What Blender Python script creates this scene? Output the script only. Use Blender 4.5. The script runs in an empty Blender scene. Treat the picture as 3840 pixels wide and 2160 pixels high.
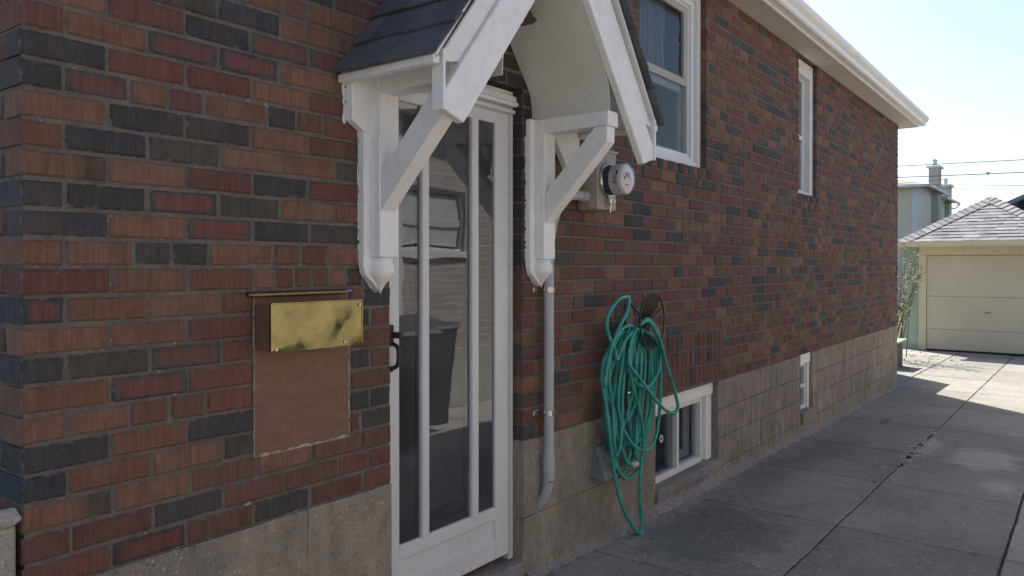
import bpy, bmesh, math, random
from mathutils import Vector, Matrix, noise as mnoise

rng = random.Random(7)
scene = bpy.context.scene
H = 1.49                       # eye height above the driveway at the side door

# ------------------------------------------------------------------ camera, sky, sun, exposure
cam_d = bpy.data.cameras.new('camera'); cam = bpy.data.objects.new('camera', cam_d)
scene.collection.objects.link(cam); scene.camera = cam
cam.location = (0, -2.1, H)
yaw, pitch = math.radians(36.85), math.radians(0.5)
fwd = Vector((math.cos(yaw)*math.cos(pitch), math.sin(yaw)*math.cos(pitch), -math.sin(pitch)))
cam.rotation_euler = fwd.to_track_quat('-Z', 'Y').to_euler()
cam_d.sensor_width = 36; cam_d.lens = 27.04; cam_d.shift_y = -0.01538
cam_d.clip_start = 0.05; cam_d.clip_end = 2000

SUN_AZ, SUN_EL = math.radians(46), math.radians(49)   # azimuth from +X towards +Y
w = bpy.data.worlds.new('World'); scene.world = w; w.use_nodes = True
nt = w.node_tree; bg = nt.nodes['Background']
sky = nt.nodes.new('ShaderNodeTexSky'); sky.sky_type = 'NISHITA'; sky.sun_disc = False
sky.sun_elevation = SUN_EL; sky.sun_rotation = math.radians(90) - SUN_AZ
sky.air_density = 1.0; sky.dust_density = 1.7; sky.ozone_density = 1.1
nt.links.new(sky.outputs[0], bg.inputs[0]); bg.inputs[1].default_value = 0.084
sun_d = bpy.data.lights.new('sun', 'SUN'); sun_d.energy = 4.1; sun_d.angle = math.radians(0.5)
sun_d.color = (1.0, 0.95, 0.86)
sun = bpy.data.objects.new('sun', sun_d); scene.collection.objects.link(sun)
sd = Vector((math.cos(SUN_AZ)*math.cos(SUN_EL), math.sin(SUN_AZ)*math.cos(SUN_EL), math.sin(SUN_EL)))
sun.rotation_euler = (-sd).to_track_quat('-Z', 'Y').to_euler(); sun.location = (20, 20, 30)
vs = scene.view_settings
vs.view_transform = 'Standard'; vs.look = 'None'; vs.exposure = 1.28; vs.gamma = 1.0; vs.use_curve_mapping = False

# ------------------------------------------------------------------ helpers
C = scene.collection
def world_org(o):
    v = Vector((0, 0, 0))
    while o is not None:
        v += o.location; o = o.parent
    return v

def thing(name, label, cat, loc=(0, 0, 0), group=None):
    o = bpy.data.objects.new(name, None); C.objects.link(o)
    o.location = (loc[0], loc[1], loc[2] + H); o.empty_display_size = 0.1
    o['label'] = label; o['category'] = cat
    if group: o['group'] = group
    return o

def tag(o, label, cat, group=None):
    o['label'] = label; o['category'] = cat
    if group: o['group'] = group
    return o

def obj(name, bm, mat, parent=None, kind=None, smooth=False, loc=None):
    """link a bmesh (built in place, z measured from eye height) as one object"""
    me = bpy.data.meshes.new(name)
    base = world_org(parent) if parent is not None else Vector((0, 0, 0))
    off = Vector((0, 0, H)) - base
    own = Vector((0, 0, 0))
    if loc is not None:
        own = Vector(loc) + Vector((0, 0, H)) - base
    bmesh.ops.translate(bm, verts=bm.verts, vec=off - own)
    bmesh.ops.recalc_face_normals(bm, faces=bm.faces)
    if smooth:
        for f in bm.faces: f.smooth = True
    bm.to_mesh(me); bm.free()
    me.materials.append(mat)
    o = bpy.data.objects.new(name, me); C.objects.link(o)
    o.location = own
    if parent is not None: o.parent = parent
    if kind: o['kind'] = kind
    return o

def B(): return bmesh.new()

def box(bm, x0, x1, y0, y1, z0, z1, bev=0.0):
    r = bmesh.ops.create_cube(bm, size=1.0)
    vs_ = r['verts']
    for v in vs_:
        v.co = Vector(((x0+x1)/2 + v.co.x*(x1-x0), (y0+y1)/2 + v.co.y*(y1-y0), (z0+z1)/2 + v.co.z*(z1-z0)))
    if bev > 0:
        es = list({e for v in vs_ for e in v.link_edges})
        bmesh.ops.bevel(bm, geom=es, offset=bev, segments=1, affect='EDGES', clamp_overlap=True)
    return bm

def prism(bm, poly, axis, a0, a1, bev=0.0):
    """poly: 2D points; axis 'x': (y,z) extruded in x; 'y': (x,z) extruded in y; 'z': (x,y)"""
    def P(p, a):
        if axis == 'x': return Vector((a, p[0], p[1]))
        if axis == 'y': return Vector((p[0], a, p[1]))
        return Vector((p[0], p[1], a))
    A = [bm.verts.new(P(p, a0)) for p in poly]; Bv = [bm.verts.new(P(p, a1)) for p in poly]
    n = len(poly)
    fs = [bm.faces.new(A), bm.faces.new(Bv[::-1])]
    for i in range(n): fs.append(bm.faces.new((A[i], Bv[i], Bv[(i+1) % n], A[(i+1) % n])))
    bmesh.ops.recalc_face_normals(bm, faces=fs)
    if bev > 0:
        es = list({e for f in fs for e in f.edges})
        bmesh.ops.bevel(bm, geom=es, offset=bev, segments=1, affect='EDGES', clamp_overlap=True)
    return bm

def spline(pts, sub=6, closed=False):
    P = [Vector(p) for p in pts]; n = len(P); out = []
    m = n if closed else n-1
    for i in range(m):
        p0 = P[(i-1) % n] if (closed or i > 0) else P[0]*2-P[1]
        p1 = P[i]; p2 = P[(i+1) % n]
        p3 = P[(i+2) % n] if (closed or i+2 < n) else P[-1]*2-P[-2]
        for k in range(sub):
            t = k/sub
            out.append(0.5*((2*p1)+(p2-p0)*t+(2*p0-5*p1+4*p2-p3)*t*t+(3*p1-p0-3*p2+p3)*t**3))
    if not closed: out.append(P[-1])
    return out

def tube(bm, pts, r, n=8, closed=False, caps=True):
    pts = [Vector(p) for p in pts]; rings = []; N = len(pts); up = None
    for i, p in enumerate(pts):
        a = pts[(i-1) % N] if (closed or i > 0) else p
        b = pts[(i+1) % N] if (closed or i < N-1) else p
        t = (b-a).normalized()
        if up is None:
            up = t.orthogonal().normalized()
        up = (up - t*up.dot(t))
        up = up.normalized() if up.length > 1e-6 else t.orthogonal().normalized()
        s = t.cross(up)
        rr = r[i] if isinstance(r, (list, tuple)) else r
        rings.append([bm.verts.new(p + (up*math.cos(2*math.pi*k/n) + s*math.sin(2*math.pi*k/n))*rr) for k in range(n)])
    for i in range(N if closed else N-1):
        A, Bv = rings[i], rings[(i+1) % N]
        for k in range(n):
            bm.faces.new((A[k], A[(k+1) % n], Bv[(k+1) % n], Bv[k]))
    if caps and not closed:
        bm.faces.new(rings[0][::-1]); bm.faces.new(rings[-1])
    return bm

def lathe(bm, prof, center, axis='z', n=24, sx=1.0, sy=1.0):
    """prof: (radius, along) pairs"""
    c = Vector(center); rings = []
    for r, a in prof:
        ring = []
        for k in range(n):
            u, v = r*math.cos(2*math.pi*k/n)*sx, r*math.sin(2*math.pi*k/n)*sy
            p = Vector((u, v, a)) if axis == 'z' else (Vector((u, a, v)) if axis == 'y' else Vector((a, u, v)))
            ring.append(bm.verts.new(c+p))
        rings.append(ring)
    for A, Bv in zip(rings[:-1], rings[1:]):
        for k in range(n): bm.faces.new((A[k], A[(k+1) % n], Bv[(k+1) % n], Bv[k]))
    if prof[0][0] > 1e-5: bm.faces.new(rings[0][::-1])
    if prof[-1][0] > 1e-5: bm.faces.new(rings[-1])
    return bm

# ------------------------------------------------------------------ materials
def mat(name):
    m = bpy.data.materials.new(name); m.use_nodes = True
    nt = m.node_tree; b = nt.nodes['Principled BSDF']
    return m, nt, b
def N(nt, t, **kw):
    n = nt.nodes.new(t)
    for k, v in kw.items():
        if k.startswith('i_'):
            key = k[2:]; key = int(key) if key.isdigit() else key
            n.inputs[key].default_value = v
        else: setattr(n, k, v)
    return n
def L(nt, a, b): nt.links.new(a, b)
def math_(nt, op, a=None, b=None, c=None, clamp=False):
    n = nt.nodes.new('ShaderNodeMath'); n.operation = op; n.use_clamp = clamp
    for i, v in enumerate((a, b, c)):
        if v is None: continue
        if isinstance(v, (int, float)): n.inputs[i].default_value = v
        else: nt.links.new(v, n.inputs[i])
    return n.outputs[0]
def ramp(nt, src, stops):
    n = nt.nodes.new('ShaderNodeValToRGB'); e = n.color_ramp.elements
    while len(e) < len(stops): e.new(0.5)
    for el, (p, c) in zip(e, stops):
        el.position = p; el.color = (c[0], c[1], c[2], 1) if not isinstance(c, (int, float)) else (c, c, c, 1)
    nt.links.new(src, n.inputs[0]); return n.outputs[0]
def mixc(nt, fac, a, b, mode='MIX'):
    n = nt.nodes.new('ShaderNodeMix'); n.data_type = 'RGBA'; n.blend_type = mode; n.clamp_factor = True
    for sock, v in ((n.inputs[0], fac), (n.inputs[6], a), (n.inputs[7], b)):
        if isinstance(v, (int, float)): sock.default_value = v
        elif isinstance(v, (tuple, list)): sock.default_value = (v[0], v[1], v[2], 1)
        else: nt.links.new(v, sock)
    return n.outputs[2]
def noise(nt, vec, scale, detail=3, rough=0.55):
    n = nt.nodes.new('ShaderNodeTexNoise'); n.inputs['Scale'].default_value = scale
    n.inputs['Detail'].default_value = detail; n.inputs['Roughness'].default_value = rough
    if vec is not None: nt.links.new(vec, n.inputs['Vector'])
    return n.outputs['Fac']
def mapped(nt, vec, scale=(1, 1, 1), loc=(0, 0, 0)):
    n = nt.nodes.new('ShaderNodeMapping'); n.inputs['Scale'].default_value = scale; n.inputs['Location'].default_value = loc
    nt.links.new(vec, n.inputs['Vector']); return n.outputs[0]
def coord(nt): return nt.nodes.new('ShaderNodeNewGeometry').outputs['Position']
def bump(nt, b, h, strength=0.3, dist=0.002):
    n = nt.nodes.new('ShaderNodeBump'); n.inputs['Strength'].default_value = strength
    n.inputs['Distance'].default_value = dist; nt.links.new(h, n.inputs['Height'])
    nt.links.new(n.outputs[0], b.inputs['Normal']); return n

def simple(name, col, rough=0.6, metal=0.0, var=0.12, scale=6.0, dirt=None, bumps=0.0, bscale=60, spec=0.5):
    m, nt, b = mat(name); P = coord(nt)
    f = noise(nt, P, scale, 5, 0.6)
    lo = tuple(c*(1-var) for c in col); hi = tuple(min(1, c*(1+var)) for c in col)
    c = ramp(nt, f, [(0.3, lo), (0.7, hi)])
    if dirt:
        d = noise(nt, mapped(nt, P, (3, 3, 1.2)), 9, 6, 0.7)
        c = mixc(nt, math_(nt, 'MULTIPLY', math_(nt, 'SUBTRACT', d, 0.52, clamp=True), dirt[1], clamp=True), c, dirt[0])
    L(nt, c, b.inputs['Base Color'])
    b.inputs['Roughness'].default_value = rough; b.inputs['Metallic'].default_value = metal
    b.inputs['Specular IOR Level'].default_value = spec
    if bumps: bump(nt, b, noise(nt, P, bscale, 4), bumps, 0.002)
    return m

# bricks: per-brick colours travel as attributes, the kiln flashing and the combing are texture
def brick_mat():
    m, nt, b = mat('brick'); P = coord(nt)
    a1 = N(nt, 'ShaderNodeAttribute', attribute_name='face_colour').outputs['Color']
    a2 = N(nt, 'ShaderNodeAttribute', attribute_name='flash_colour').outputs['Color']
    bl = N(nt, 'ShaderNodeAttribute', attribute_name='brick_xz').outputs['Vector']
    bs = N(nt, 'ShaderNodeAttribute', attribute_name='brick_size').outputs['Vector']
    s1 = N(nt, 'ShaderNodeSeparateXYZ'); L(nt, bl, s1.inputs[0]); s2 = N(nt, 'ShaderNodeSeparateXYZ'); L(nt, bs, s2.inputs[0])
    dx = math_(nt, 'SUBTRACT', s2.outputs[0], math_(nt, 'ABSOLUTE', s1.outputs[0]))
    dz = math_(nt, 'MULTIPLY', math_(nt, 'SUBTRACT', s2.outputs[1], math_(nt, 'ABSOLUTE', s1.outputs[1])), 1.5)
    dmin = N(nt, 'ShaderNodeMath', operation='SMOOTH_MIN'); L(nt, dx, dmin.inputs[0]); L(nt, dz, dmin.inputs[1]); dmin.inputs[2].default_value = 0.03
    wob = math_(nt, 'MULTIPLY', math_(nt, 'SUBTRACT', noise(nt, P, 22, 3), 0.5), 0.035)
    d = math_(nt, 'ADD', dmin.outputs[0], wob)
    edge = N(nt, 'ShaderNodeMapRange', interpolation_type='SMOOTHSTEP'); L(nt, d, edge.inputs[0])
    edge.inputs[1].default_value = 0.006; edge.inputs[2].default_value = 0.026; edge.inputs[3].default_value = 1; edge.inputs[4].default_value = 0
    isM = math_(nt, 'COMPARE', s2.outputs[2], 1.0, 0.2)
    isP = math_(nt, 'COMPARE', s2.outputs[2], 2.0, 0.2)
    side = N(nt, 'ShaderNodeMapRange', interpolation_type='SMOOTHSTEP'); L(nt, math_(nt, 'ADD', s1.outputs[0], wob), side.inputs[0])
    side.inputs[1].default_value = 0.01; side.inputs[2].default_value = 0.06
    fac = math_(nt, 'ADD', math_(nt, 'MULTIPLY', edge.outputs[0], isM), math_(nt, 'MULTIPLY', side.outputs[0], isP), clamp=True)
    c = mixc(nt, fac, a1, a2)
    # drag-combed face: close upright scores
    st = noise(nt, mapped(nt, P, (170, 170, 5)), 1.0, 2, 0.5)
    st2 = noise(nt, mapped(nt, P, (60, 60, 14)), 1.0, 3, 0.6)
    k = ramp(nt, st, [(0.3, 0.8), (0.62, 1.1)])
    c = mixc(nt, 1.0, c, k, 'MULTIPLY')
    mot = noise(nt, P, 16, 6, 0.65); mot2 = noise(nt, P, 4.5, 3, 0.5)
    c = mixc(nt, ramp(nt, mot, [(0.48, 0.0), (0.72, 0.6)]), c, mixc(nt, 1.0, c, (0.55, 0.52, 0.55), 'MULTIPLY'))
    c = mixc(nt, ramp(nt, mot2, [(0.45, 0.0), (0.75, 0.4)]), c, (0.12, 0.085, 0.068))
    c = mixc(nt, 1.0, c, ramp(nt, st2, [(0.25, 0.8), (0.75, 1.15)]), 'MULTIPLY')
    # lime and mortar smears
    sm = noise(nt, mapped(nt, P, (1, 1, 1)), 7, 6, 0.7)
    c = mixc(nt, ramp(nt, sm, [(0.58, 0.0), (0.82, 0.3)]), c, (0.2, 0.18, 0.16))
    # arrises worn back and smeared with mortar, unevenly round each brick
    ew = math_(nt, 'ADD', N(nt, 'ShaderNodeMath', operation='MINIMUM').outputs[0], 0)
    mn = ew.node.inputs[0].links[0].from_node; L(nt, dx, mn.inputs[0]); L(nt, math_(nt, 'DIVIDE', dz, 1.5), mn.inputs[1])
    wn = math_(nt, 'MULTIPLY', math_(nt, 'SUBTRACT', noise(nt, P, 38, 5, 0.65), 0.58), 0.05)
    wm = N(nt, 'ShaderNodeMapRange', interpolation_type='SMOOTHSTEP'); L(nt, math_(nt, 'SUBTRACT', ew, wn), wm.inputs[0])
    wm.inputs[1].default_value = 0.001; wm.inputs[2].default_value = 0.0065; wm.inputs[3].default_value = 0.85; wm.inputs[4].default_value = 0
    sn = N(nt, 'ShaderNodeSeparateXYZ'); L(nt, nt.nodes.new('ShaderNodeNewGeometry').outputs['True Normal'], sn.inputs[0])
    fl = s1.outputs[2]                                          # 1 on the return wall, whose faces look along x
    facing = math_(nt, 'ADD', math_(nt, 'MULTIPLY', math_(nt, 'ABSOLUTE', sn.outputs[0]), fl), math_(nt, 'MULTIPLY', math_(nt, 'ABSOLUTE', sn.outputs[1]), math_(nt, 'SUBTRACT', 1.0, fl)), clamp=True)
    c = mixc(nt, math_(nt, 'MULTIPLY', wm.outputs[0], math_(nt, 'GREATER_THAN', facing, 0.55)), c, (0.16, 0.137, 0.12))
    sp = noise(nt, P, 130, 2, 0.5)
    c = mixc(nt, ramp(nt, sp, [(0.72, 0.0), (0.78, 0.6)]), c, (0.4, 0.37, 0.34))
    L(nt, c, b.inputs['Base Color']); b.inputs['Roughness'].default_value = 0.85; b.inputs['Specular IOR Level'].default_value = 0.35
    bump(nt, b, math_(nt, 'ADD', st, math_(nt, 'MULTIPLY', st2, 0.8)), 0.55, 0.0022)
    return m
M = {}
M['brick'] = brick_mat()

def mortar_mat(name, col, sc=70):
    m, nt, b = mat(name); P = coord(nt)
    n1 = noise(nt, P, 9, 5); n2 = noise(nt, P, sc, 4, 0.7)
    c = ramp(nt, n1, [(0.3, tuple(x*0.72 for x in col)), (0.7, tuple(x*1.15 for x in col))])
    c = mixc(nt, 1.0, c, ramp(nt, n2, [(0.3, 0.75), (0.7, 1.2)]), 'MULTIPLY')
    c = mixc(nt, ramp(nt, noise(nt, P, 45, 2), [(0.7, 0.0), (0.76, 0.7)]), c, (0.5, 0.47, 0.43))
    L(nt, c, b.inputs['Base Color']); b.inputs['Roughness'].default_value = 0.95
    bump(nt, b, math_(nt, 'ADD', n2, n1), 0.6, 0.004); return m
M['mortar'] = mortar_mat('mortar', (0.155, 0.132, 0.115))

def concrete_mat(name, col, stain=None, chips=0.6, patch=None, objvar=0.0, weather=0.3, rib=0.0):
    m, nt, b = mat(name); P = coord(nt)
    n1 = noise(nt, P, 1.1, 6, 0.65); n2 = noise(nt, P, 14, 6, 0.7); n3 = noise(nt, P, 120, 3, 0.6)
    c = ramp(nt, n1, [(0.28, tuple(x*(1-weather) for x in col)), (0.72, tuple(x*(1+weather*0.5) for x in col))])
    c = mixc(nt, 1.0, c, ramp(nt, n2, [(0.25, 0.78), (0.75, 1.15)]), 'MULTIPLY')
    c = mixc(nt, 1.0, c, ramp(nt, n3, [(0.3, 0.75), (0.7, 1.2)]), 'MULTIPLY')
    if rib:                                                     # rough-cast face: upright tooling, pock marks, damp runs
        r1 = noise(nt, mapped(nt, P, (38, 38, 5)), 1.0, 4, 0.65); r2 = noise(nt, mapped(nt, P, (6, 6, 2.2)), 1.0, 6, 0.7); r3 = noise(nt, P, 42, 3, 0.6)
        c = mixc(nt, rib, c, mixc(nt, 1.0, c, ramp(nt, r1, [(0.32, 0.55), (0.6, 1.18)]), 'MULTIPLY'))
        c = mixc(nt, 1.0, c, ramp(nt, r2, [(0.3, 0.68), (0.7, 1.22)]), 'MULTIPLY')
        c = mixc(nt, ramp(nt, r3, [(0.66, 0.0), (0.74, 0.7)]), c, (0.09, 0.075, 0.06))
    if objvar:
        oi = nt.nodes.new('ShaderNodeObjectInfo').outputs['Random']
        c = mixc(nt, 1.0, c, ramp(nt, oi, [(0.0, 1-objvar), (1.0, 1+objvar*0.5)]), 'MULTIPLY')
    if stain:
        for (cx, cy, rx, ry, colr, amt) in stain:
            q = mapped(nt, P, (1/rx, 1/ry, 0), (-cx/rx, -cy/ry, 0))
            ln = N(nt, 'ShaderNodeVectorMath', operation='LENGTH'); L(nt, q, ln.inputs[0])
            dd = math_(nt, 'ADD', ln.outputs['Value'], math_(nt, 'MULTIPLY', math_(nt, 'SUBTRACT', noise(nt, P, 5, 6, 0.7), 0.5), 1.6))
            f = N(nt, 'ShaderNodeMapRange', interpolation_type='SMOOTHSTEP'); L(nt, dd, f.inputs[0])
            f.inputs[1].default_value = 0.45; f.inputs[2].default_value = 1.1; f.inputs[3].default_value = amt; f.inputs[4].default_value = 0
            c = mixc(nt, f.outputs[0], c, colr)
    if chips:
        vor = N(nt, 'ShaderNodeTexVoronoi', i_Scale=58.0); L(nt, P, vor.inputs['Vector'])
        gate = noise(nt, P, 3.0, 4, 0.7)
        pick = N(nt, 'ShaderNodeSeparateColor'); L(nt, vor.outputs['Color'], pick.inputs[0])
        f = math_(nt, 'MULTIPLY', math_(nt, 'LESS_THAN', vor.outputs['Distance'], 0.3), math_(nt, 'GREATER_THAN', pick.outputs[0], 0.8))
        f = math_(nt, 'MULTIPLY', f, ramp(nt, gate, [(0.4, 0.1), (0.65, 1.0)]))
        c = mixc(nt, math_(nt, 'MULTIPLY', f, chips), c, (0.75, 0.73, 0.7))
        f2 = math_(nt, 'MULTIPLY', math_(nt, 'LESS_THAN', vor.outputs['Distance'], 0.35), math_(nt, 'LESS_THAN', pick.outputs[0], 0.08))
        c = mixc(nt, math_(nt, 'MULTIPLY', f2, chips), c, (0.06, 0.06, 0.06))
    L(nt, c, b.inputs['Base Color']); b.inputs['Roughness'].default_value = 0.92
    hgt = math_(nt, 'ADD', math_(nt, 'MULTIPLY', n3, 0.6), n2)
    if rib: hgt = math_(nt, 'ADD', hgt, math_(nt, 'MULTIPLY', r1, 1.2))
    bump(nt, b, hgt, 0.75 if rib else 0.5, 0.006 if rib else 0.004); return m
dk = (0.09, 0.09, 0.088); lt = (0.42, 0.4, 0.37)
M['slab'] = concrete_mat('driveway_concrete', (0.288, 0.272, 0.243), objvar=0.14, stain=[
    (4.15, -0.42, 0.75, 0.42, dk, 0.62), (5.5, -0.25, 1.3, 0.2, dk, 0.4), (6.9, -0.35, 0.8, 0.25, dk, 0.38), (3.0, -0.7, 0.9, 0.5, dk, 0.3),
    (7.3, -1.42, 0.55, 0.28, lt, 0.75), (6.35, -1.6, 0.2, 0.1, lt, 0.6), (7.45, -1.02, 0.4, 0.09, lt, 0.55), (8.6, -0.45, 0.28, 0.05, dk, 0.6)])
M['slab_pale'] = concrete_mat('side_strip_concrete', (0.42, 0.4, 0.36), objvar=0.08, chips=0.3)
M['parge'] = concrete_mat('foundation_parging', (0.32, 0.268, 0.222), chips=0.3, weather=0.3, rib=0.7, objvar=0.05)
M['parge_smooth'] = concrete_mat('smooth_parging', (0.305, 0.262, 0.218), chips=0.4, weather=0.34, rib=0.12)
M['fillet'] = concrete_mat('cement_fillet', (0.27, 0.255, 0.24), chips=0.5)
M['joint'] = simple('joint_dirt', (0.065, 0.061, 0.052), 1.0, var=0.4, scale=30, bumps=0.5)
M['soil'] = simple('yard_soil', (0.09, 0.085, 0.05), 1.0, var=0.5, scale=3, bumps=0.6, bscale=20)
M['white'] = simple('white_paint', (0.84, 0.83, 0.81), 0.5, var=0.05, scale=5, dirt=((0.4, 0.36, 0.32), 1.1), bumps=0.3, bscale=28)
M['vinyl'] = simple('white_vinyl', (0.74, 0.74, 0.73), 0.4, var=0.04, scale=4, dirt=((0.45, 0.42, 0.38), 0.5))
M['cream'] = simple('cream_paint', (0.6, 0.56, 0.45), 0.6, var=0.07, scale=3, dirt=((0.36, 0.32, 0.24), 1.0))
M['door_white'] = simple('door_enamel', (0.68, 0.68, 0.69), 0.38, var=0.05, scale=3, dirt=((0.36, 0.35, 0.33), 0.6))
M['alu'] = simple('gutter_enamel', (0.78, 0.78, 0.76), 0.35, var=0.04, scale=2)
M['black'] = simple('black_metal', (0.02, 0.02, 0.022), 0.4, var=0.2, spec=0.5)
M['rubber'] = simple('dark_gasket', (0.025, 0.026, 0.03), 0.6, var=0.2)
M['interior'] = simple('room_dark', (0.05, 0.05, 0.05), 0.9)
M['inner_door'] = simple('inner_door_wood', (0.1, 0.1, 0.105), 0.5, var=0.25, scale=5)
M['caulk'] = simple('paint_smear', (0.68, 0.67, 0.66), 0.7, var=0.1, scale=60, bumps=0.8, bscale=150)
M['crust'] = simple('dirty_caulk', (0.37, 0.31, 0.28), 0.8, var=0.3, scale=60, bumps=0.8, bscale=150)
M['pvc'] = simple('grey_pipe', (0.42, 0.42, 0.45), 0.45, var=0.06, scale=8, dirt=((0.3, 0.27, 0.25), 0.8))
M['hose'] = simple('green_rubber', (0.04, 0.31, 0.255), 0.45, var=0.3, scale=14, spec=0.4)
M['vent'] = simple('blue_grey_plastic', (0.16, 0.18, 0.2), 0.6, var=0.12, scale=12)
M['connector'] = simple('pale_connector', (0.42, 0.47, 0.42), 0.4)
M['steel'] = simple('dull_steel', (0.55, 0.55, 0.56), 0.25, metal=1.0, var=0.1, scale=20)
M['meterplastic'] = simple('meter_plastic', (0.5, 0.5, 0.52), 0.35, var=0.03)
M['meterdark'] = simple('meter_dark', (0.04, 0.05, 0.065), 0.35, var=0.2)
M['meterface'] = simple('meter_face', (0.62, 0.55, 0.56), 0.5, var=0.03)
M['lcd'] = simple('meter_display', (0.3, 0.22, 0.2), 0.3)
M['siding'] = simple('mint_siding', (0.34, 0.45, 0.36), 0.7, var=0.1, scale=4)
M['garagepaint'] = simple('garage_cream', (0.66, 0.61, 0.44), 0.6, var=0.06, scale=2, dirt=((0.36, 0.32, 0.24), 0.7))
M['garagedoor'] = simple('garage_door_paint', (0.62, 0.57, 0.44), 0.55, var=0.06, scale=1.5, dirt=((0.34, 0.3, 0.24), 0.8))
M['stucco'] = simple('beige_stucco', (0.68, 0.63, 0.51), 0.9, var=0.05, scale=1.5)
M['stuccotrim'] = simple('pale_trim', (0.66, 0.67, 0.68), 0.6, var=0.03)
M['stuccodark'] = simple('chimney_stucco', (0.42, 0.41, 0.37), 0.9, var=0.05)
M['farroof'] = simple('far_shingles', (0.33, 0.29, 0.27), 0.9, var=0.15, scale=4)
M['blueroof'] = simple('blue_grey_roof', (0.16, 0.2, 0.3), 0.7, var=0.1)
M['navy'] = simple('dark_gable', (0.02, 0.025, 0.04), 0.8)
M['wire'] = simple('cable_black', (0.02, 0.02, 0.02), 0.7)
M['pole'] = simple('weathered_pole', (0.12, 0.1, 0.08), 0.9, var=0.2)
M['twig'] = simple('twig_bark', (0.12, 0.1, 0.07), 0.9)
M['bud'] = simple('pale_buds', (0.4, 0.38, 0.22), 0.7, var=0.25, scale=40)
M['bin'] = simple('bin_plastic', (0.035, 0.038, 0.042), 0.5)
M['blind'] = simple('pale_blind', (0.7, 0.74, 0.68), 0.8)
M['lampbrown'] = simple('lamp_bronze', (0.05, 0.042, 0.038), 0.45, var=0.2)
M['wood'] = simple('weathered_wood', (0.2, 0.17, 0.13), 0.85, var=0.2, scale=8)

def panel_brown():
    m, nt, b = mat('brown_board_paint'); P = coord(nt)
    c = ramp(nt, noise(nt, mapped(nt, P, (2, 2, 5)), 6, 5), [(0.3, (0.165, 0.083, 0.052)), (0.7, (0.215, 0.11, 0.07))])
    sc_ = noise(nt, mapped(nt, P, (9, 9, 26), (3, 0, 1)), 1.6, 6, 0.75)
    c = mixc(nt, ramp(nt, sc_, [(0.53, 0.0), (0.7, 0.6)]), c, (0.25, 0.17, 0.145))
    L(nt, c, b.inputs['Base Color']); b.inputs['Roughness'].default_value = 0.55
    bump(nt, b, noise(nt, P, 120, 3), 0.2, 0.001); return m
M['brownboard'] = panel_brown()

def brass_mat():
    m, nt, b = mat('dented_brass'); P = coord(nt)
    b.inputs['Base Color'].default_value = (0.36, 0.33, 0.16, 1); b.inputs['Metallic'].default_value = 1.0
    r = ramp(nt, noise(nt, P, 30, 4), [(0.3, 0.1), (0.7, 0.24)]); L(nt, r, b.inputs['Roughness'])
    c = ramp(nt, noise(nt, P, 14, 6, 0.7), [(0.3, (0.4, 0.37, 0.18)), (0.7, (0.26, 0.23, 0.11))]); L(nt, c, b.inputs['Base Color'])
    return m
M['brass'] = brass_mat()

def shingle_mat(name, cols, spark):
    m, nt, b = mat(name); P = coord(nt)
    oi = nt.nodes.new('ShaderNodeObjectInfo').outputs['Random']
    c = ramp(nt, oi, [(0.0, cols[0]), (0.5, cols[1]), (1.0, cols[2])])
    g = noise(nt, P, 260, 2, 0.6)
    c = mixc(nt, 1.0, c, ramp(nt, g, [(0.3, 0.55), (0.7, 1.4)]), 'MULTIPLY')
    c = mixc(nt, ramp(nt, noise(nt, P, 190, 1, 0.5), [(0.66, 0.0), (0.7, spark)]), c, (0.4, 0.42, 0.45))
    c = mixc(nt, 1.0, c, ramp(nt, noise(nt, P, 5, 4), [(0.3, 0.8), (0.7, 1.15)]), 'MULTIPLY')
    L(nt, c, b.inputs['Base Color']); b.inputs['Roughness'].default_value = 0.9
    bump(nt, b, g, 0.8, 0.003); return m
M['shingle'] = shingle_mat('dark_asphalt_shingle', [(0.058, 0.065, 0.076), (0.08, 0.088, 0.1), (0.115, 0.122, 0.132)], 0.7)
M['garshingle'] = shingle_mat('grey_asphalt_shingle', [(0.2, 0.2, 0.21), (0.26, 0.26, 0.265), (0.34, 0.335, 0.33)], 0.2)

def perforated(name, col, pitch, rad, slope_axis):
    """vented sheet: staggered round holes; slope_axis (vec) gives the in-sheet direction across y"""
    m, nt, b = mat(name); P = coord(nt)
    s = N(nt, 'ShaderNodeSeparateXYZ'); L(nt, P, s.inputs[0])
    u = math_(nt, 'DIVIDE', s.outputs[1], pitch); v = math_(nt, 'DIVIDE', s.outputs[2 if slope_axis == 'z' else 0], pitch*(0.79 if slope_axis == 'z' else 1))
    def dots(du):
        fu = math_(nt, 'SUBTRACT', math_(nt, 'FRACT', math_(nt, 'ADD', u, du)), 0.5)
        fv = math_(nt, 'SUBTRACT', math_(nt, 'FRACT', math_(nt, 'ADD', v, du)), 0.5)
        r2 = math_(nt, 'ADD', math_(nt, 'MULTIPLY', fu, fu), math_(nt, 'MULTIPLY', fv, fv))
        return math_(nt, 'LESS_THAN', r2, (rad/pitch)**2)
    f = math_(nt, 'MAXIMUM', dots(0.0), dots(0.5))
    base = ramp(nt, noise(nt, P, 6, 4), [(0.3, tuple(x*0.94 for x in col)), (0.7, col)])
    c = mixc(nt, f, base, (0.02, 0.02, 0.02)); L(nt, c, b.inputs['Base Color']); b.inputs['Roughness'].default_value = 0.5
    return m
M['perf'] = perforated('perforated_soffit_sheet', (0.8, 0.79, 0.71), 0.0118, 0.0019, 'z')
M['vsoffit'] = perforated('eave_soffit_sheet', (0.66, 0.62, 0.56), 0.02, 0.0016, 'x')

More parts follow.
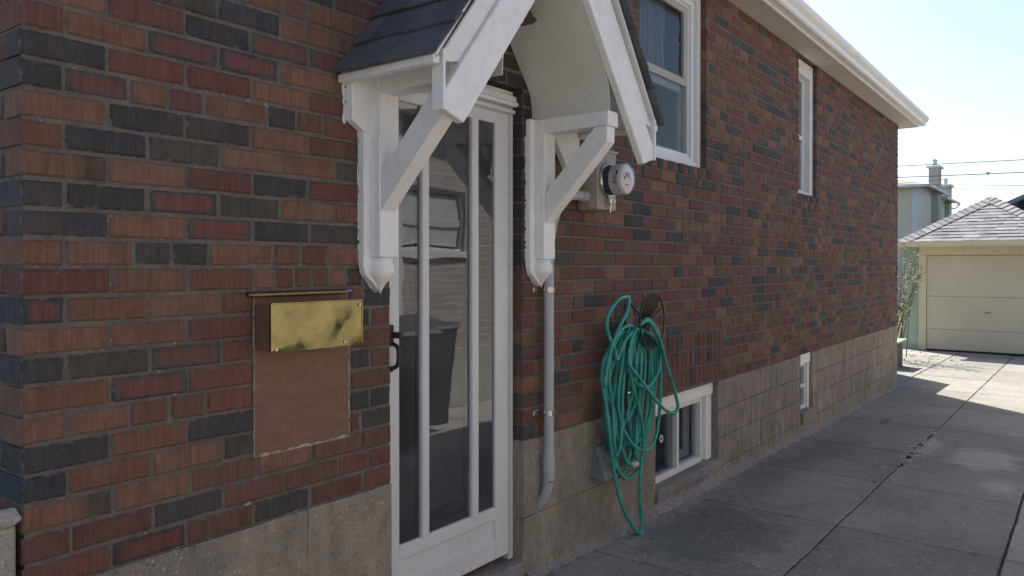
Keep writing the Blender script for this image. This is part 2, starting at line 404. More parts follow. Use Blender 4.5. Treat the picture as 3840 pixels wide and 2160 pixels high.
def glass_mat(name, boost=1.6, tint=(0.75, 0.78, 0.8), wav=0.0, wsc=6, film=0.0):
    m = bpy.data.materials.new(name); m.use_nodes = True; nt = m.node_tree
    for n in list(nt.nodes):
        if n.type != 'OUTPUT_MATERIAL': nt.nodes.remove(n)
    out = [n for n in nt.nodes if n.type == 'OUTPUT_MATERIAL'][0]
    gl = N(nt, 'ShaderNodeBsdfGlossy'); gl.inputs['Roughness'].default_value = 0.0; gl.inputs['Color'].default_value = (0.95, 0.97, 1, 1)
    tr = N(nt, 'ShaderNodeBsdfTransparent'); tr.inputs[0].default_value = (*tint, 1)
    fr = N(nt, 'ShaderNodeFresnel'); fr.inputs[0].default_value = 1.5
    gb = N(nt, 'ShaderNodeNewGeometry')
    front = math_(nt, 'SUBTRACT', 1.0, gb.outputs['Backfacing'])
    fac = math_(nt, 'MULTIPLY', math_(nt, 'MULTIPLY', fr.outputs[0], boost, clamp=True), front)
    mx = N(nt, 'ShaderNodeMixShader'); L(nt, fac, mx.inputs[0]); L(nt, tr.outputs[0], mx.inputs[1]); L(nt, gl.outputs[0], mx.inputs[2])
    if film:                                                    # pale diffuse veil: milky haze painted onto the pane
        df = N(nt, 'ShaderNodeBsdfDiffuse'); df.inputs[0].default_value = (0.62, 0.63, 0.66, 1)
        m2 = N(nt, 'ShaderNodeMixShader'); L(nt, mx.outputs[0], m2.inputs[1]); L(nt, df.outputs[0], m2.inputs[2])
        L(nt, ramp(nt, noise(nt, mapped(nt, coord(nt), (3, 3, 1.2)), 2.5, 5, 0.65), [(0.3, film*0.5), (0.75, film*1.4)]), m2.inputs[0]); mx = m2
    L(nt, mx.outputs[0], out.inputs[0])
    if wav:
        P = coord(nt); bp = N(nt, 'ShaderNodeBump'); bp.inputs['Strength'].default_value = wav; bp.inputs['Distance'].default_value = 0.004
        L(nt, noise(nt, mapped(nt, P, (1, 1, 2.2)), wsc, 1, 0.3), bp.inputs['Height']); L(nt, bp.outputs[0], gl.inputs['Normal'])
    return m
M['glass'] = glass_mat('window_glass', 0.7, (0.8, 0.83, 0.85), 0.12, 4, 0.015)
M['doorglass'] = glass_mat('storm_door_glass', 2.1, (0.8, 0.81, 0.83), 0.22, 3.5, 0.03)
M['clear'] = glass_mat('meter_glass', 1.2, (0.95, 0.95, 0.96))

def curtain_mat():
    m, nt, b = mat('sheer_curtain'); P = coord(nt)
    wv = N(nt, 'ShaderNodeTexWave', i_Scale=9.0, i_Distortion=5.0); wv.inputs['Detail'].default_value = 2; wv.inputs['Detail Scale'].default_value = 0.6
    L(nt, P, wv.inputs['Vector'])
    c = ramp(nt, wv.outputs['Fac'], [(0.2, (0.085, 0.095, 0.105)), (0.8, (0.16, 0.175, 0.19))]); L(nt, c, b.inputs['Base Color']); b.inputs['Roughness'].default_value = 0.9
    return m
M['curtain'] = curtain_mat()

def neighbour_brick():
    m, nt, b = mat('neighbour_brick'); P = coord(nt)
    s = N(nt, 'ShaderNodeSeparateXYZ'); L(nt, P, s.inputs[0]); cb = N(nt, 'ShaderNodeCombineXYZ')
    L(nt, s.outputs[0], cb.inputs[0]); L(nt, s.outputs[2], cb.inputs[1])
    br = N(nt, 'ShaderNodeTexBrick', i_Scale=1.0); L(nt, cb.outputs[0], br.inputs['Vector'])
    br.inputs['Color1'].default_value = (0.41, 0.35, 0.32, 1); br.inputs['Color2'].default_value = (0.33, 0.275, 0.25, 1); br.inputs['Mortar'].default_value = (0.55, 0.52, 0.47, 1)
    br.inputs['Brick Width'].default_value = 0.22; br.inputs['Row Height'].default_value = 0.0742; br.inputs['Mortar Size'].default_value = 0.006
    L(nt, br.outputs['Color'], b.inputs['Base Color']); b.inputs['Roughness'].default_value = 0.9
    bump(nt, b, br.outputs['Fac'], 0.5, 0.004); return m
M['nbrick'] = neighbour_brick()

def meterbox_mat():
    m, nt, b = mat('weathered_meter_box'); P = coord(nt)
    c = ramp(nt, noise(nt, P, 10, 5), [(0.3, (0.36, 0.33, 0.27)), (0.7, (0.42, 0.39, 0.33))])
    s = N(nt, 'ShaderNodeSeparateXYZ'); L(nt, P, s.inputs[0])
    rn = noise(nt, mapped(nt, P, (14, 14, 3)), 1.5, 4, 0.6)
    f = ramp(nt, rn, [(0.45, 0.0), (0.75, 0.75)])
    c = mixc(nt, f, c, (0.22, 0.13, 0.06)); L(nt, c, b.inputs['Base Color']); b.inputs['Roughness'].default_value = 0.55
    return m
M['meterbox'] = meterbox_mat()

# ------------------------------------------------------------------ ground and driveway
def gz(x, y=0.0):
    """driveway height: falls towards the garage and slightly away from the wall"""
    return -1.49 - 0.0204*(x-4) + 0.01*min(y, 0)

bm = B()                                                     # one sheet out to the horizon
xs = [-400, -60, -12, 0, 6, 12, 18.2, 26, 60, 400]; ys = [-400, -40, -4, 0, 4, 40, 400]
gv = {}
for i, x in enumerate(xs):
    for j, y in enumerate(ys):
        gv[i, j] = bm.verts.new((x, y, gz(max(-12, min(x, 26))) - 0.1))
for i in range(len(xs)-1):
    for j in range(len(ys)-1):
        bm.faces.new((gv[i, j], gv[i+1, j], gv[i+1, j+1], gv[i, j+1]))
obj('ground', bm, M['soil'], kind='structure')

drive = bpy.data.objects.new('driveway', None); C.objects.link(drive); drive['kind'] = 'structure'
drive.location = (4, -1, gz(4) + H)
bm = B()
for i in range(12):
    x0, x1 = -4+2*i, -2+2*i
    vs_ = [bm.verts.new((x, y, gz(x, y)-0.018)) for x, y in ((x0, -3.45), (x1, -3.45), (x1, 1.8 if x0 >= 12 else -0.0), (x0, 1.8 if x0 >= 12 else -0.0))]
    bm.faces.new(vs_)
obj('joint_bed', bm, M['joint'], drive)

def slab(x0, x1, y0, y1, m, rough=0.003, broken=None, gapx=0.0):
    x0 += gapx; x1 -= gapx
    bm = B(); pts = []
    def edge(a, b_, n):
        for i in range(n):
            t = i/n; pts.append([a[0]+(b_[0]-a[0])*t, a[1]+(b_[1]-a[1])*t])
    nx = max(4, int((x1-x0)/0.05)); ny = max(4, int((y1-y0)/0.08))
    edge((x0, y0), (x1, y0), nx); edge((x1, y0), (x1, y1), ny); edge((x1, y1), (x0, y1), nx); edge((x0, y1), (x0, y0), ny)
    cx, cy = (x0+x1)/2, (y0+y1)/2; tilt = (rng.uniform(-1, 1)*0.0015, rng.uniform(-1, 1)*0.0015)
    for p in pts:
        j = rough*(0.4+rng.random())
        if broken:
            bx, by, br = broken
            d = math.hypot((p[0]-bx)/br, (p[1]-by)/0.25)
            if d < 1: j += (1-d)*0.04*rng.random()
        wv = 0.006*mnoise.noise(Vector((p[0]*2.3, y0*0+p[1]*2.3, 0.5)))+0.003*mnoise.noise(Vector((p[0]*9, p[1]*9, 2.5)))
        p[0] += (j if p[0] < cx else -j)+wv; p[1] += (j if p[1] < cy else -j)+wv
    top, sh, lo = [], [], []
    for p in pts:
        z = gz(p[0], p[1]) + tilt[0]*(p[0]-cx) + tilt[1]*(p[1]-cy)
        ix, iy = (0.006 if p[0] < cx else -0.006), (0.006 if p[1] < cy else -0.006)
        top.append(bm.verts.new((p[0]+ix, p[1]+iy, z))); sh.append(bm.verts.new((p[0], p[1], z-0.006))); lo.append(bm.verts.new((p[0], p[1], z-0.05)))
    bm.faces.new(top); n = len(pts)
    for i in range(n):
        k = (i+1) % n
        bm.faces.new((top[i], sh[i], sh[k], top[k])); bm.faces.new((sh[i], lo[i], lo[k], sh[k]))
    return obj('concrete_slab', bm, m, drive)

jx = [-3.9, -2.5, -1.3, -0.05, 1.15, 2.3, 3.45, 4.7, 5.93, 7.1, 8.55, 10.0, 11.55, 13.2, 14.9, 16.6, 18.12]
for a, b_ in zip(jx[:-1], jx[1:]):
    br = (7.35, -0.93, 0.95) if 5.9 < a < 8.6 else None
    slab(a, b_, -0.9295, 0.0, M['slab'], 0.0022, br, 0.0045)
    slab(a, b_, -1.75, -0.9355, M['slab'], 0.0022, br)
    slab(a, b_, -3.4, -1.759, M['slab_pale'], 0.003)
    if a > 11.5: slab(a, b_, 0.012, 1.75, M['slab'])
bm = B()                                                     # rubble in the broken joint
for i in range(150):
    x = rng.gauss(7.35, 0.45); y = -0.93 + rng.gauss(-0.03, 0.05); s = rng.uniform(0.008, 0.035)
    r = bmesh.ops.create_icosphere(bm, subdivisions=1, radius=s)
    for v in r['verts']:
        v.co = Vector((v.co.x*rng.uniform(.7, 1.3)+x, v.co.y*rng.uniform(.7, 1.3)+y, v.co.z*0.45+gz(x, y)-0.004))
obj('concrete_rubble', bm, M['slab_pale'], drive, kind='stuff')

bm = B()                                                     # grit, chips and dry leaf scraps swept into corners
for i in range(420):
    if i < 200: x = rng.uniform(3.0, 11.6); y = -0.05-abs(rng.gauss(0, 0.12))
    elif i < 300: x = rng.uniform(1.5, 12); y = -0.932+rng.gauss(0, 0.05)
    else: x = rng.gauss(16.2, 0.9); y = rng.gauss(0.5, 0.5)
    if i >= 300 and y > 1.6: continue
    sz = rng.uniform(0.003, 0.012) if i < 300 else rng.uniform(0.012, 0.04); a = rng.uniform(0, 6.3); z = gz(x, y)+0.003
    c, sn = math.cos(a)*sz, math.sin(a)*sz
    q = [bm.verts.new(p) for p in ((x-c, y-sn, z), (x+sn*0.5, y-c*0.5, z+sz*0.3), (x+c, y+sn, z+sz*0.1), (x-sn*0.5, y+c*0.5, z+sz*0.4))]
    bm.faces.new(q)
obj('leaf_litter', bm, M['twig'], drive, kind='stuff')
bm = B(); prev = None                                        # smeared cement fillet along the wall foot
x = 2.9
while x < 11.66:
    n1 = mnoise.noise(Vector((x*1.7, 3, 0))); n2 = mnoise.noise(Vector((x*6, 7, 0))); n3 = mnoise.noise(Vector((x*21, 1, 5)))
    h = max(0.01, 0.03+0.02*n1+0.014*n2+(0.02 if 4.2 < x < 5.3 else 0)); wd = max(0.02, 0.055+0.035*n1+0.035*n2+0.03*n3)
    row = [bm.verts.new((x, 0.02, gz(x)+h))]
    for k, t in enumerate((0.12, 0.35, 0.6, 0.82, 1.0)):
        row.append(bm.verts.new((x+0.004*mnoise.noise(Vector((x*30, k, 0))), 0.005-wd*t, gz(x)+h*(1-t)**1.4+0.006+0.006*mnoise.noise(Vector((x*16, t*9, 2))))))
    row.append(bm.verts.new((x, -wd-0.008, gz(x)-0.012)))
    if prev:
        for k in range(len(row)-1): bm.faces.new((prev[k], row[k], row[k+1], prev[k+1]))
    prev = row; x += 0.03
obj('cement_fillet', bm, M['fillet'], drive, smooth=True)

# ------------------------------------------------------------------ the brick house
HX0, HX1, HD = 0.79, 11.65, 8.0
FT, SOF, CH = -0.82, 1.925, 0.0742
house = thing('brick_house', 'brown and red brick bungalow wall with white side door and sash windows', 'house', (5.0, 0.0, gz(5)))

openings = [(2.046, 2.888, -1.375, 0.812), (4.05, 5.03, 0.664, 1.851), (7.13, 7.705, 0.664, SOF), (4.26, 5.235, -1.372, FT), (7.21, 7.577, -1.352, FT)]
def walled(bm, x0, x1, z0, z1, y0, y1, ops):
    X = sorted({x0, x1, *[v for o in ops for v in (o[0], o[1]) if x0 < v < x1]})
    Z = sorted({z0, z1, *[v for o in ops for v in (o[2], o[3]) if z0 < v < z1]})
    for a, b_ in zip(X[:-1], X[1:]):
        run = None
        for c, d in zip(Z[:-1], Z[1:]):
            hole = any(o[0] <= (a+b_)/2 <= o[1] and o[2] <= (c+d)/2 <= o[3] for o in ops)
            if not hole: run = [run[0], d] if run else [c, d]
            if (hole or d == Z[-1]) and run:
                box(bm, a, b_, y0, y1, run[0], run[1]); run = None
gap = 0.007
mops = [(a-gap, b_+gap, c-(gap if c > FT else 0), d+(gap if d < SOF and d > FT else 0)) for a, b_, c, d in openings]
bm = B(); walled(bm, HX0+0.006, HX1-0.006, FT, SOF+0.05, 0.006, 0.2, mops)
box(bm, HX0+0.006, HX0+0.2, 0.2, HD, FT, SOF+0.05); box(bm, HX1-0.2, HX1-0.006, 0.2, HD, FT, SOF+0.05); box(bm, HX0+0.2, HX1-0.2, HD-0.2, HD, FT, SOF+0.05)
wall = obj('wall', bm, M['mortar'], house)
fops = [o for o in openings if o[2] < FT]
fops = [(a-(gap if a > 3 else 0), b_+(gap if a > 3 else 0), c, FT+0.1) for a, b_, c, d in fops]
bm = B(); walled(bm, HX0+0.012, HX1-0.012, -1.95, FT, 0.012, 0.24, fops)
box(bm, HX0+0.012, HX0+0.2, 0.24, HD, -1.95, FT); box(bm, HX1-0.2, HX1-0.012, 0.24, HD, -1.95, FT)
found = obj('foundation', bm, M['parge_smooth'], house)
bm = B(); box(bm, HX0+0.25, HX1-0.25, 0.75, 0.8, -1.9, SOF); box(bm, HX0+0.25, HX1-0.25, 0.24, 0.75, SOF+0.02, SOF+0.06); box(bm, 3.2, HX1-0.25, 0.26, 0.75, -1.9, -1.86)
obj('dark_room_backing', bm, M['interior'], house)  # near-black backing panel: the unlit room's darkness is painted into its colour

# foundation blocks: three courses of rock-faced concrete block under a thin old parge
def fblock(x0, x1, z0, z1, g=0.0002, c=0.0026):
    bm = B(); j = lambda: rng.uniform(-0.002, 0.002)
    y = -0.001 + rng.uniform(-0.0016, 0.0016)*(c/0.0026)
    nx = max(2, int((x1-x0)/0.1)); nz = 2
    f = {}
    for i in range(nx+1):
        for k in range(nz+1):
            bx, bz = x0+g+(x1-x0-2*g)*i/nx, z0+g+(z1-z0-2*g)*k/nz
            edge = i in (0, nx) or k in (0, nz)
            if i == 0: bx += c
            if i == nx: bx -= c
            if k == 0: bz += c
            if k == nz: bz -= c
            f[i, k] = bm.verts.new((bx+j(), y + (0.002*rng.random() if edge else -rng.random()*0.003), bz+j()))
    for i in range(nx):
        for k in range(nz): bm.faces.new((f[i, k], f[i+1, k], f[i+1, k+1], f[i, k+1]))
    loop = [(i, 0) for i in range(nx)] + [(nx, k) for k in range(nz)] + [(i, nz) for i in range(nx, 0, -1)] + [(0, k) for k in range(nz, 0, -1)]
    out = []
    for (i, k) in loop:
        v = f[i, k].co
        out.append(bm.verts.new((v.x + (-c if i == 0 else c if i == nx else 0), 0.06, v.z + (-c if k == 0 else c if k == nz else 0))))
    n = len(loop)
    for q in range(n):
        r = (q+1) % n
        bm.faces.new((f[loop[q]], f[loop[r]], out[r], out[q]))
    obj('foundation_block', bm, M['parge_smooth' if x1 < 4.3 else 'parge'], house)
fz = [FT, -1.025, -1.23, -1.435, -1.64]
for r in range(4):
    z1, z0 = fz[r], fz[r+1]
    segs = []
    cuts = [(4.26, HX1)]
    for o in fops:
        if o[0] < 3: continue
        if z1 > o[2] + 0.03:
            nc = []
            for a, b_ in cuts:
                if o[1] > a and o[1] < b_: nc += [(u0, u1) for u0, u1 in ((a, o[0]), (o[1], b_)) if u1-u0 > 0.02]
                else: nc.append((a, b_))
            cuts = nc
    for a, b_ in segs + cuts:
        x = a; first = True
        grid = [a] + [g_ for g_ in [2.888+0.405*i + (0.2 if r % 2 else 0) - 4*0.405 for i in range(32)] if a+0.08 < g_ < b_-0.08] + [b_]
        for p, q in zip(grid[:-1], grid[1:]): fblock(p, q, z0, z1)

for (p, q, z0, z1) in ((2.888, 3.5, -1.18, FT), (3.5, 4.26, -1.18, FT), (2.888, 3.85, -1.64, -1.18), (3.85, 4.26, -1.64, -1.18), (HX0+0.005, 1.655, -1.24, FT), (1.655, 2.046, -1.24, FT), (HX0+0.005, 1.4, -1.66, -1.24), (1.4, 2.046, -1.66, -1.24)): fblock(p, q, z0, z1, 0.0, 0.0016)

# bricks ------------------------------------------------------------
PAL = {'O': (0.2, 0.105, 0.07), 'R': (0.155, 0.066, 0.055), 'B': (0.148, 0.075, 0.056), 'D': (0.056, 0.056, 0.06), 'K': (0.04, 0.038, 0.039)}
def tone(c, a=0.14):
    k = 1+rng.uniform(-a, a); h = rng.uniform(-0.05, 0.05)
    return (c[0]*k*(1+h), c[1]*k, c[2]*k*(1-h))
def colours(t):
    if t == 'M': return tone((0.165, 0.068, 0.062)), tone((0.085, 0.076, 0.07)), 1
    if t == 'N': return tone(PAL['R']), tone(PAL['D']), 1
    if t == 'P': return tone(PAL['O']), tone((0.1, 0.075, 0.06)), 2
    if t == 'D' and rng.random() < 0.3: return tone((0.075, 0.07, 0.062)), tone(PAL['D']), 0
    return tone(PAL[t]), tone(PAL[t]), 0
def pick():
    r = rng.random()
    return 'R' if r < .24 else 'B' if r < .5 else 'O' if r < .72 else 'D' if r < .9 else 'M' if r < .94 else 'N' if r < .97 else 'P'

bricks = []      # (x0,x1,z0,z1,type,proud,depth, plane)
def add_brick(x0, x1, z0, z1, t, proud=0.0, depth=0.095, plane='side'):
    if x1-x0 > 0.018: bricks.append((x0, x1, z0, z1, t, proud, depth, plane))

TABLE = {
22: [(0.79,1.0,'O'),(1.01,1.112,'B'),(1.122,1.323,'R'),(1.333,1.557,'O'),(1.567,1.657,'B'),(1.667,1.878,'O')],
21: [(0.79,0.889,'B'),(0.899,1.098,'O'),(1.108,1.323,'D'),(1.333,1.547,'D'),(1.559,1.777,'O'),(1.787,1.975,'B')],
20: [(0.79,0.997,'O'),(1.005,1.218,'R'),(1.224,1.436,'D'),(1.447,1.66,'M'),(1.671,1.85,'M')],
19: [(0.79,0.89,'R'),(0.897,1.106,'O'),(1.114,1.326,'M'),(1.336,1.54,'N'),(1.559,1.778,'O'),(1.787,1.926,'B')],
18: [(0.79,0.997,'D'),(1.005,1.218,'R'),(1.23,1.44,'R'),(1.454,1.66,'O'),(1.67,1.87,'R')],
17: [(0.79,0.887,'D'),(0.895,1.056,'M'),(1.064,1.166,'O'),(1.175,1.277,'R'),(1.29,1.502,'O'),(1.51,1.61,'D'),(1.618,1.721,'B'),(1.734,1.9,'R')],
16: [(0.79,0.997,'O'),(1.008,1.215,'D'),(1.227,1.436,'D'),(1.447,1.66,'O'),(1.67,1.878,'B')],
15: [(0.79,0.887,'B'),(0.895,1.106,'D'),(1.117,1.329,'D'),(1.343,1.555,'O'),(1.565,1.774,'O'),(1.784,1.94,'D')],
14: [(0.79,0.997,'P'),(1.008,1.221,'O'),(1.23,1.443,'R'),(1.453,1.658,'D'),(1.668,1.907,'R')],
13: [(0.79,0.887,'D'),(0.897,1.103,'D'),(1.117,1.323,'M'),(1.336,1.547,'D'),(1.559,1.769,'O'),(1.778,1.95,'O')],
12: [(0.79,1.0,'D'),(1.01,1.218,'O'),(1.23,1.443,'M'),(1.454,1.663,'D'),(1.675,1.897,'D')],
11: [(0.79,0.887,'P'),(0.899,1.064,'O'),(1.075,1.176,'D'),(1.186,1.291,'D'),(1.301,1.517,'O'),(1.528,1.626,'B'),(1.638,1.741,'R'),(1.752,1.95,'O')],
10: [(0.79,1.002,'R'),(1.013,1.224,'O'),(1.236,1.447,'B')],
9: [(0.79,0.889,'N'),(0.899,1.106,'O'),(1.116,1.333,'O'),(1.343,1.444,'B'),(1.842,1.9,'B'),(1.91,2.043,'D')],
8: [(0.79,1.0,'O'),(1.01,1.221,'O'),(1.233,1.442,'R'),(1.85,1.938,'D'),(1.95,2.04,'R')],
7: [(0.79,0.889,'D'),(0.899,1.108,'D'),(1.12,1.333,'M'),(1.343,1.442,'R'),(1.85,2.043,'B')],
6: [(0.79,1.0,'O'),(1.01,1.223,'M'),(1.233,1.442,'R'),(1.85,1.937,'D'),(1.947,2.039,'B')],
5: [(0.79,0.889,'O'),(0.899,1.052,'O'),(1.062,1.166,'B'),(1.178,1.278,'B'),(1.29,1.442,'R'),(1.85,2.044,'B')],
4: [(0.79,1.0,'D'),(1.01,1.22,'O'),(1.23,1.442,'D'),(1.846,1.933,'D'),(1.944,2.04,'D')],
3: [(0.79,0.892,'D'),(0.902,1.116,'O'),(1.126,1.336,'O'),(1.346,1.442,'D'),(1.846,1.89,'B'),(1.901,2.043,'D')],
2: [(0.79,1.008,'P'),(1.018,1.228,'O'),(1.239,1.455,'B'),(1.465,1.673,'O'),(1.683,1.892,'B'),(1.902,2.043,'B')],
1: [(0.79,0.899,'R'),(0.909,1.118,'R'),(1.128,1.339,'D'),(1.349,1.56,'R'),(1.57,1.786,'B'),(1.796,1.928,'R'),(1.939,2.04,'R')],
0: [(0.79,1.0,'R'),(1.01,1.217,'N'),(1.227,1.443,'B'),(1.454,1.661,'D'),(1.671,1.9,'R'),(1.91,2.043,'R')]}

PANEL = (1.447, 1.838)
for k in range(37):
    z0, z1 = FT+CH*k+0.005, FT+CH*(k+1)-0.005
    blocked = [(a, b_) for a, b_, c, d in openings if c < (z0+z1)/2 < d and d > FT]
    if 3 <= k <= 9: blocked.append((PANEL[0]-0.004, PANEL[1]+0.004))
    if k == 10: blocked.append((1.455, 1.905))
    if k == 19: blocked.append((3.98, 5.105)); blocked.append((7.1, 7.76))
    if k <= 4: blocked.append((4.14, 5.325))
    row = list(TABLE.get(k, []))
    start = max([r[1] for r in row], default=HX0-0.01)
    for (a, b_, t) in row:
        add_brick(a, b_, z0, z1, t, depth=(0.095 if k % 2 == 0 or a > 0.8 else 0.21))
    grid0 = HX0 + 0.22*math.floor((start-HX0)/0.22+0.5) + (0.11 if k % 2 else 0.0)
    edges = [start+0.01]
    n = 0
    while True:
        e = HX0 + (0.105 if k % 2 else 0.0) + 0.22*n + rng.uniform(-0.006, 0.006); n += 1
        if e > HX1-0.04: edges.append(HX1+0.005); break
        if e > edges[-1]+0.07: edges.append(e)
    for a, b_ in zip(edges[:-1], edges[1:]):
        parts = [(a, b_-0.01)]
        if rng.random() < 0.13 and b_-a > 0.18: parts = [(a, (a+b_)/2-0.008), ((a+b_)/2+0.002, b_-0.01)]
        t_run = pick()
        for p, q in parts:
            free = [(p, q)]
            for (ba, bb) in blocked:
                nf = []
                for (fa, fb) in free:
                    if bb <= fa or ba >= fb: nf.append((fa, fb)); continue
                    if ba-0.004 > fa: nf.append((fa, ba-(0.004 if k in (10, 19) or k <= 4 else 0)))
                    if bb+0.004 < fb: nf.append((bb+(0.004 if k in (10, 19) or k <= 4 else 0), fb))
                free = nf
            for (fa, fb) in free:
                t = pick() if rng.random() < 0.75 else t_run
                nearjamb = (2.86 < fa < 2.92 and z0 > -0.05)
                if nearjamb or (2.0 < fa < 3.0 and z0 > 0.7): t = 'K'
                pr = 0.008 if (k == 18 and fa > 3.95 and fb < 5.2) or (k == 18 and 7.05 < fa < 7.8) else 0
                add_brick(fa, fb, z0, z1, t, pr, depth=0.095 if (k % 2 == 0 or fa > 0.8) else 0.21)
    if k < 37:                                                  # return wall at the front corner (faces -X)
        y = 0.105 if k % 2 == 0 else 0.215
        while y < HD-0.05:
            e = min(y+0.21, HD); add_brick(y, e, z0, z1, pick(), plane='front'); y = e+0.01
def rowlocks(x0, x1, n, k, types, proud=0.0, dz=0.0, h=CH):
    wdt = (x1-x0)/n; z0 = FT+CH*k+0.005
    for i in range(n):
        a = x0+wdt*i; rise = dz*(1-((a+wdt/2-(x0+x1)/2)/((x1-x0)/2))**2)
        add_brick(a+0.004, a+wdt-0.005, z0+rise, z0+h-0.01+rise, types[i % len(types)] if types else pick(), proud)
rowlocks(1.455, 1.905, 6, 10, ['P', 'R', 'B', 'B', 'O', 'N'])
rowlocks(3.98, 5.105, 15, 19, ['D', 'B', 'K', 'B', 'D', 'O'])
rowlocks(7.1, 7.76, 9, 19, ['D', 'B', 'K'])
for r in range(3):
    wd = (5.325-4.14)/17
    for i in range(17):
        a = 4.14+wd*i; u = (a+wd/2-4.73)/0.6; rise = 0.022*(1-u*u)
        z0 = FT+0.006+r*0.1237+rise
        add_brick(a+0.004, a+wd-0.005, z0, z0+0.1137-(0.022*(1-u*u) if r == 2 else 0)*0.9, rng.choice('RBBRDB'), 0.003)

def brick_geo(b, V, F, A):
    x0, x1, z0, z1, t, pr, dep, plane = b
    c1, c2, mode = colours(t)
    j = lambda: rng.uniform(-0.0022, 0.0022)
    yf = -pr + rng.uniform(-0.0022, 0.0022); c = 0.006; base = len(V)
    cx, cz, hx, hz = (x0+x1)/2, (z0+z1)/2, (x1-x0)/2, (z1-z0)/2
    ring = [(x0, z0), (x1, z0), (x1, z1), (x0, z1)]
    jit = [(j(), j()) for _ in ring]
    def put(x, y, z):
        if plane == 'side': V.append((x, y, z))
        else: V.append((HX0+y, x, z))
        A[0].append(c1); A[1].append(c2); A[2].append((x-cx, z-cz, 0.0 if plane == 'side' else 1.0)); A[3].append((hx, hz, float(mode)))
    for (x, z), (a, q) in zip(ring, jit):
        put(x+(c if x < cx else -c)+a, yf+rng.uniform(-.0006, .0006), z+(c if z < cz else -c)+q)
    for (x, z), (a, q) in zip(ring, jit): put(x+a, yf+c, z+q)
    for (x, z), (a, q) in zip(ring, jit): put(x+a, dep, z+q)
    flip = plane != 'side'
    fs = [(0, 1, 2, 3)]
    for i in range(4):
        k = (i+1) % 4
        fs += [(i, 4+i, 4+k, k), (4+i, 8+i, 8+k, 4+k)]
    for f in fs:
        f = tuple(base+q for q in f); F.append(f[::-1] if flip else f)

def brick_obj(name, lst, parent, kind=None):
    V, F, A = [], [], ([], [], [], [])
    for b in lst: brick_geo(b, V, F, A)
    off = Vector((0, 0, H)) - world_org(parent)
    me = bpy.data.meshes.new(name); me.from_pydata([(v[0]+off.x, v[1]+off.y, v[2]+off.z) for v in V], [], F)
    for nm, tp, dat, key in (('face_colour', 'FLOAT_COLOR', A[0], 'color'), ('flash_colour', 'FLOAT_COLOR', A[1], 'color'),
                             ('brick_xz', 'FLOAT_VECTOR', A[2], 'vector'), ('brick_size', 'FLOAT_VECTOR', A[3], 'vector')):
        at = me.attributes.new(nm, tp, 'POINT')
        flat = []
        for d in dat: flat += ([*d, 1.0] if key == 'color' else list(d))
        at.data.foreach_set(key, flat)
    me.materials.append(M['brick'])
    o = bpy.data.objects.new(name, me); C.objects.link(o); o.parent = parent
    if kind: o['kind'] = kind
    return o

def shown(b):
    """how large a brick shows from the photograph's viewpoint"""
    if b[7] != 'side': return 0
    p = Vector(((b[0]+b[1])/2, 2.1, (b[2]+b[3])/2)); fw = p.x*0.8+p.y*0.6
    sx, sz = (p.x*0.6-p.y*0.8)/fw, p.z/fw
    if abs(sx) > 0.68 or sz > 0.36 or sz < -0.42: return 0
    a = (b[1]-b[0])*(b[3]-b[2])*2.1/p.length**3
    if 1.9 < p.x < 3.02 and b[2] > 0.64: a *= 0.25
    return a
bricks.sort(key=lambda b: -shown(b))
for b in bricks[:298]: brick_obj('brick', [b], house)
brick_obj('brick', bricks[298:], house, 'stuff')

# brown painted board closing the old hatch below the letter box
bm = B(); box(bm, PANEL[0], PANEL[1], 0.001, 0.03, -0.603, -0.08, 0.002)
hb = obj('hatch_board', bm, M['brownboard'], house)
bm = B()
def ragged(bm, pts, wd, yy=-0.0015, n=4):
    """thin crust of paint or caulk along a line"""
    for (a, b_) in zip(pts[:-1], pts[1:]):
        Ln = math.hypot(b_[0]-a[0], b_[1]-a[1]); k = max(2, int(Ln/0.012)); prev = None
        dx, dz = (b_[0]-a[0])/Ln, (b_[1]-a[1])/Ln
        for i in range(k+1):
            t = i/k; w1, w2 = wd*rng.uniform(0.1, 1), wd*rng.uniform(0.0, 0.5)
            px, pz = a[0]+(b_[0]-a[0])*t, a[1]+(b_[1]-a[1])*t
            row = [bm.verts.new((px-dz*w1, yy+0.003, pz+dx*w1)), bm.verts.new((px, yy-0.003*rng.random(), pz)), bm.verts.new((px+dz*w2, yy+0.003, pz-dx*w2))]
            if prev and rng.random() < 0.88:
                bm.faces.new((prev[0], row[0], row[1], prev[1])); bm.faces.new((prev[1], row[1], row[2], prev[2]))
            prev = row
ragged(bm, [(PANEL[0], -0.1), (PANEL[0], -0.605), (PANEL[1], -0.605), (PANEL[1], -0.28)], 0.006)
ragged(bm, [(PANEL[0]+0.02, -0.607), (PANEL[1], -0.607)], 0.012)
obj('caulk_line', bm, M['crust'], hb)

# soffit, fascia, gutter, roof
nsp = 36
for i in range(nsp):
    x0 = HX0-0.2+(HX1+0.45-HX0)*i/nsp; x1 = HX0-0.2+(HX1+0.45-HX0)*(i+1)/nsp
    bm = B(); box(bm, x0+0.002, x1-0.002, -0.195, 0.006 if x0 > HX0 and x1 < HX1 else 0.02, SOF, SOF+0.012, 0.002)
    obj('soffit_panel', bm, M['vsoffit'], house)
bm = B(); box(bm, HX0-0.22, HX1+0.25, -0.215, -0.196, SOF-0.012, SOF+0.15)
box(bm, HX1+0.236, HX1+0.25, -0.19, HD, SOF-0.012, SOF+0.15)
obj('fascia', bm, M['vinyl'], house)
prof = [(-0.217, 2.055), (-0.217, 1.935), (-0.27, 1.935), (-0.285, 1.945), (-0.29, 1.975), (-0.315, 2.0), (-0.325, 2.02), (-0.325, 2.05), (-0.312, 2.05), (-0.312, 2.04), (-0.23, 1.95), (-0.222, 2.055)]
bm = B(); prism(bm, prof, 'x', HX0-0.25, HX1+0.33)
gut = obj('gutter', bm, M['alu'], house)
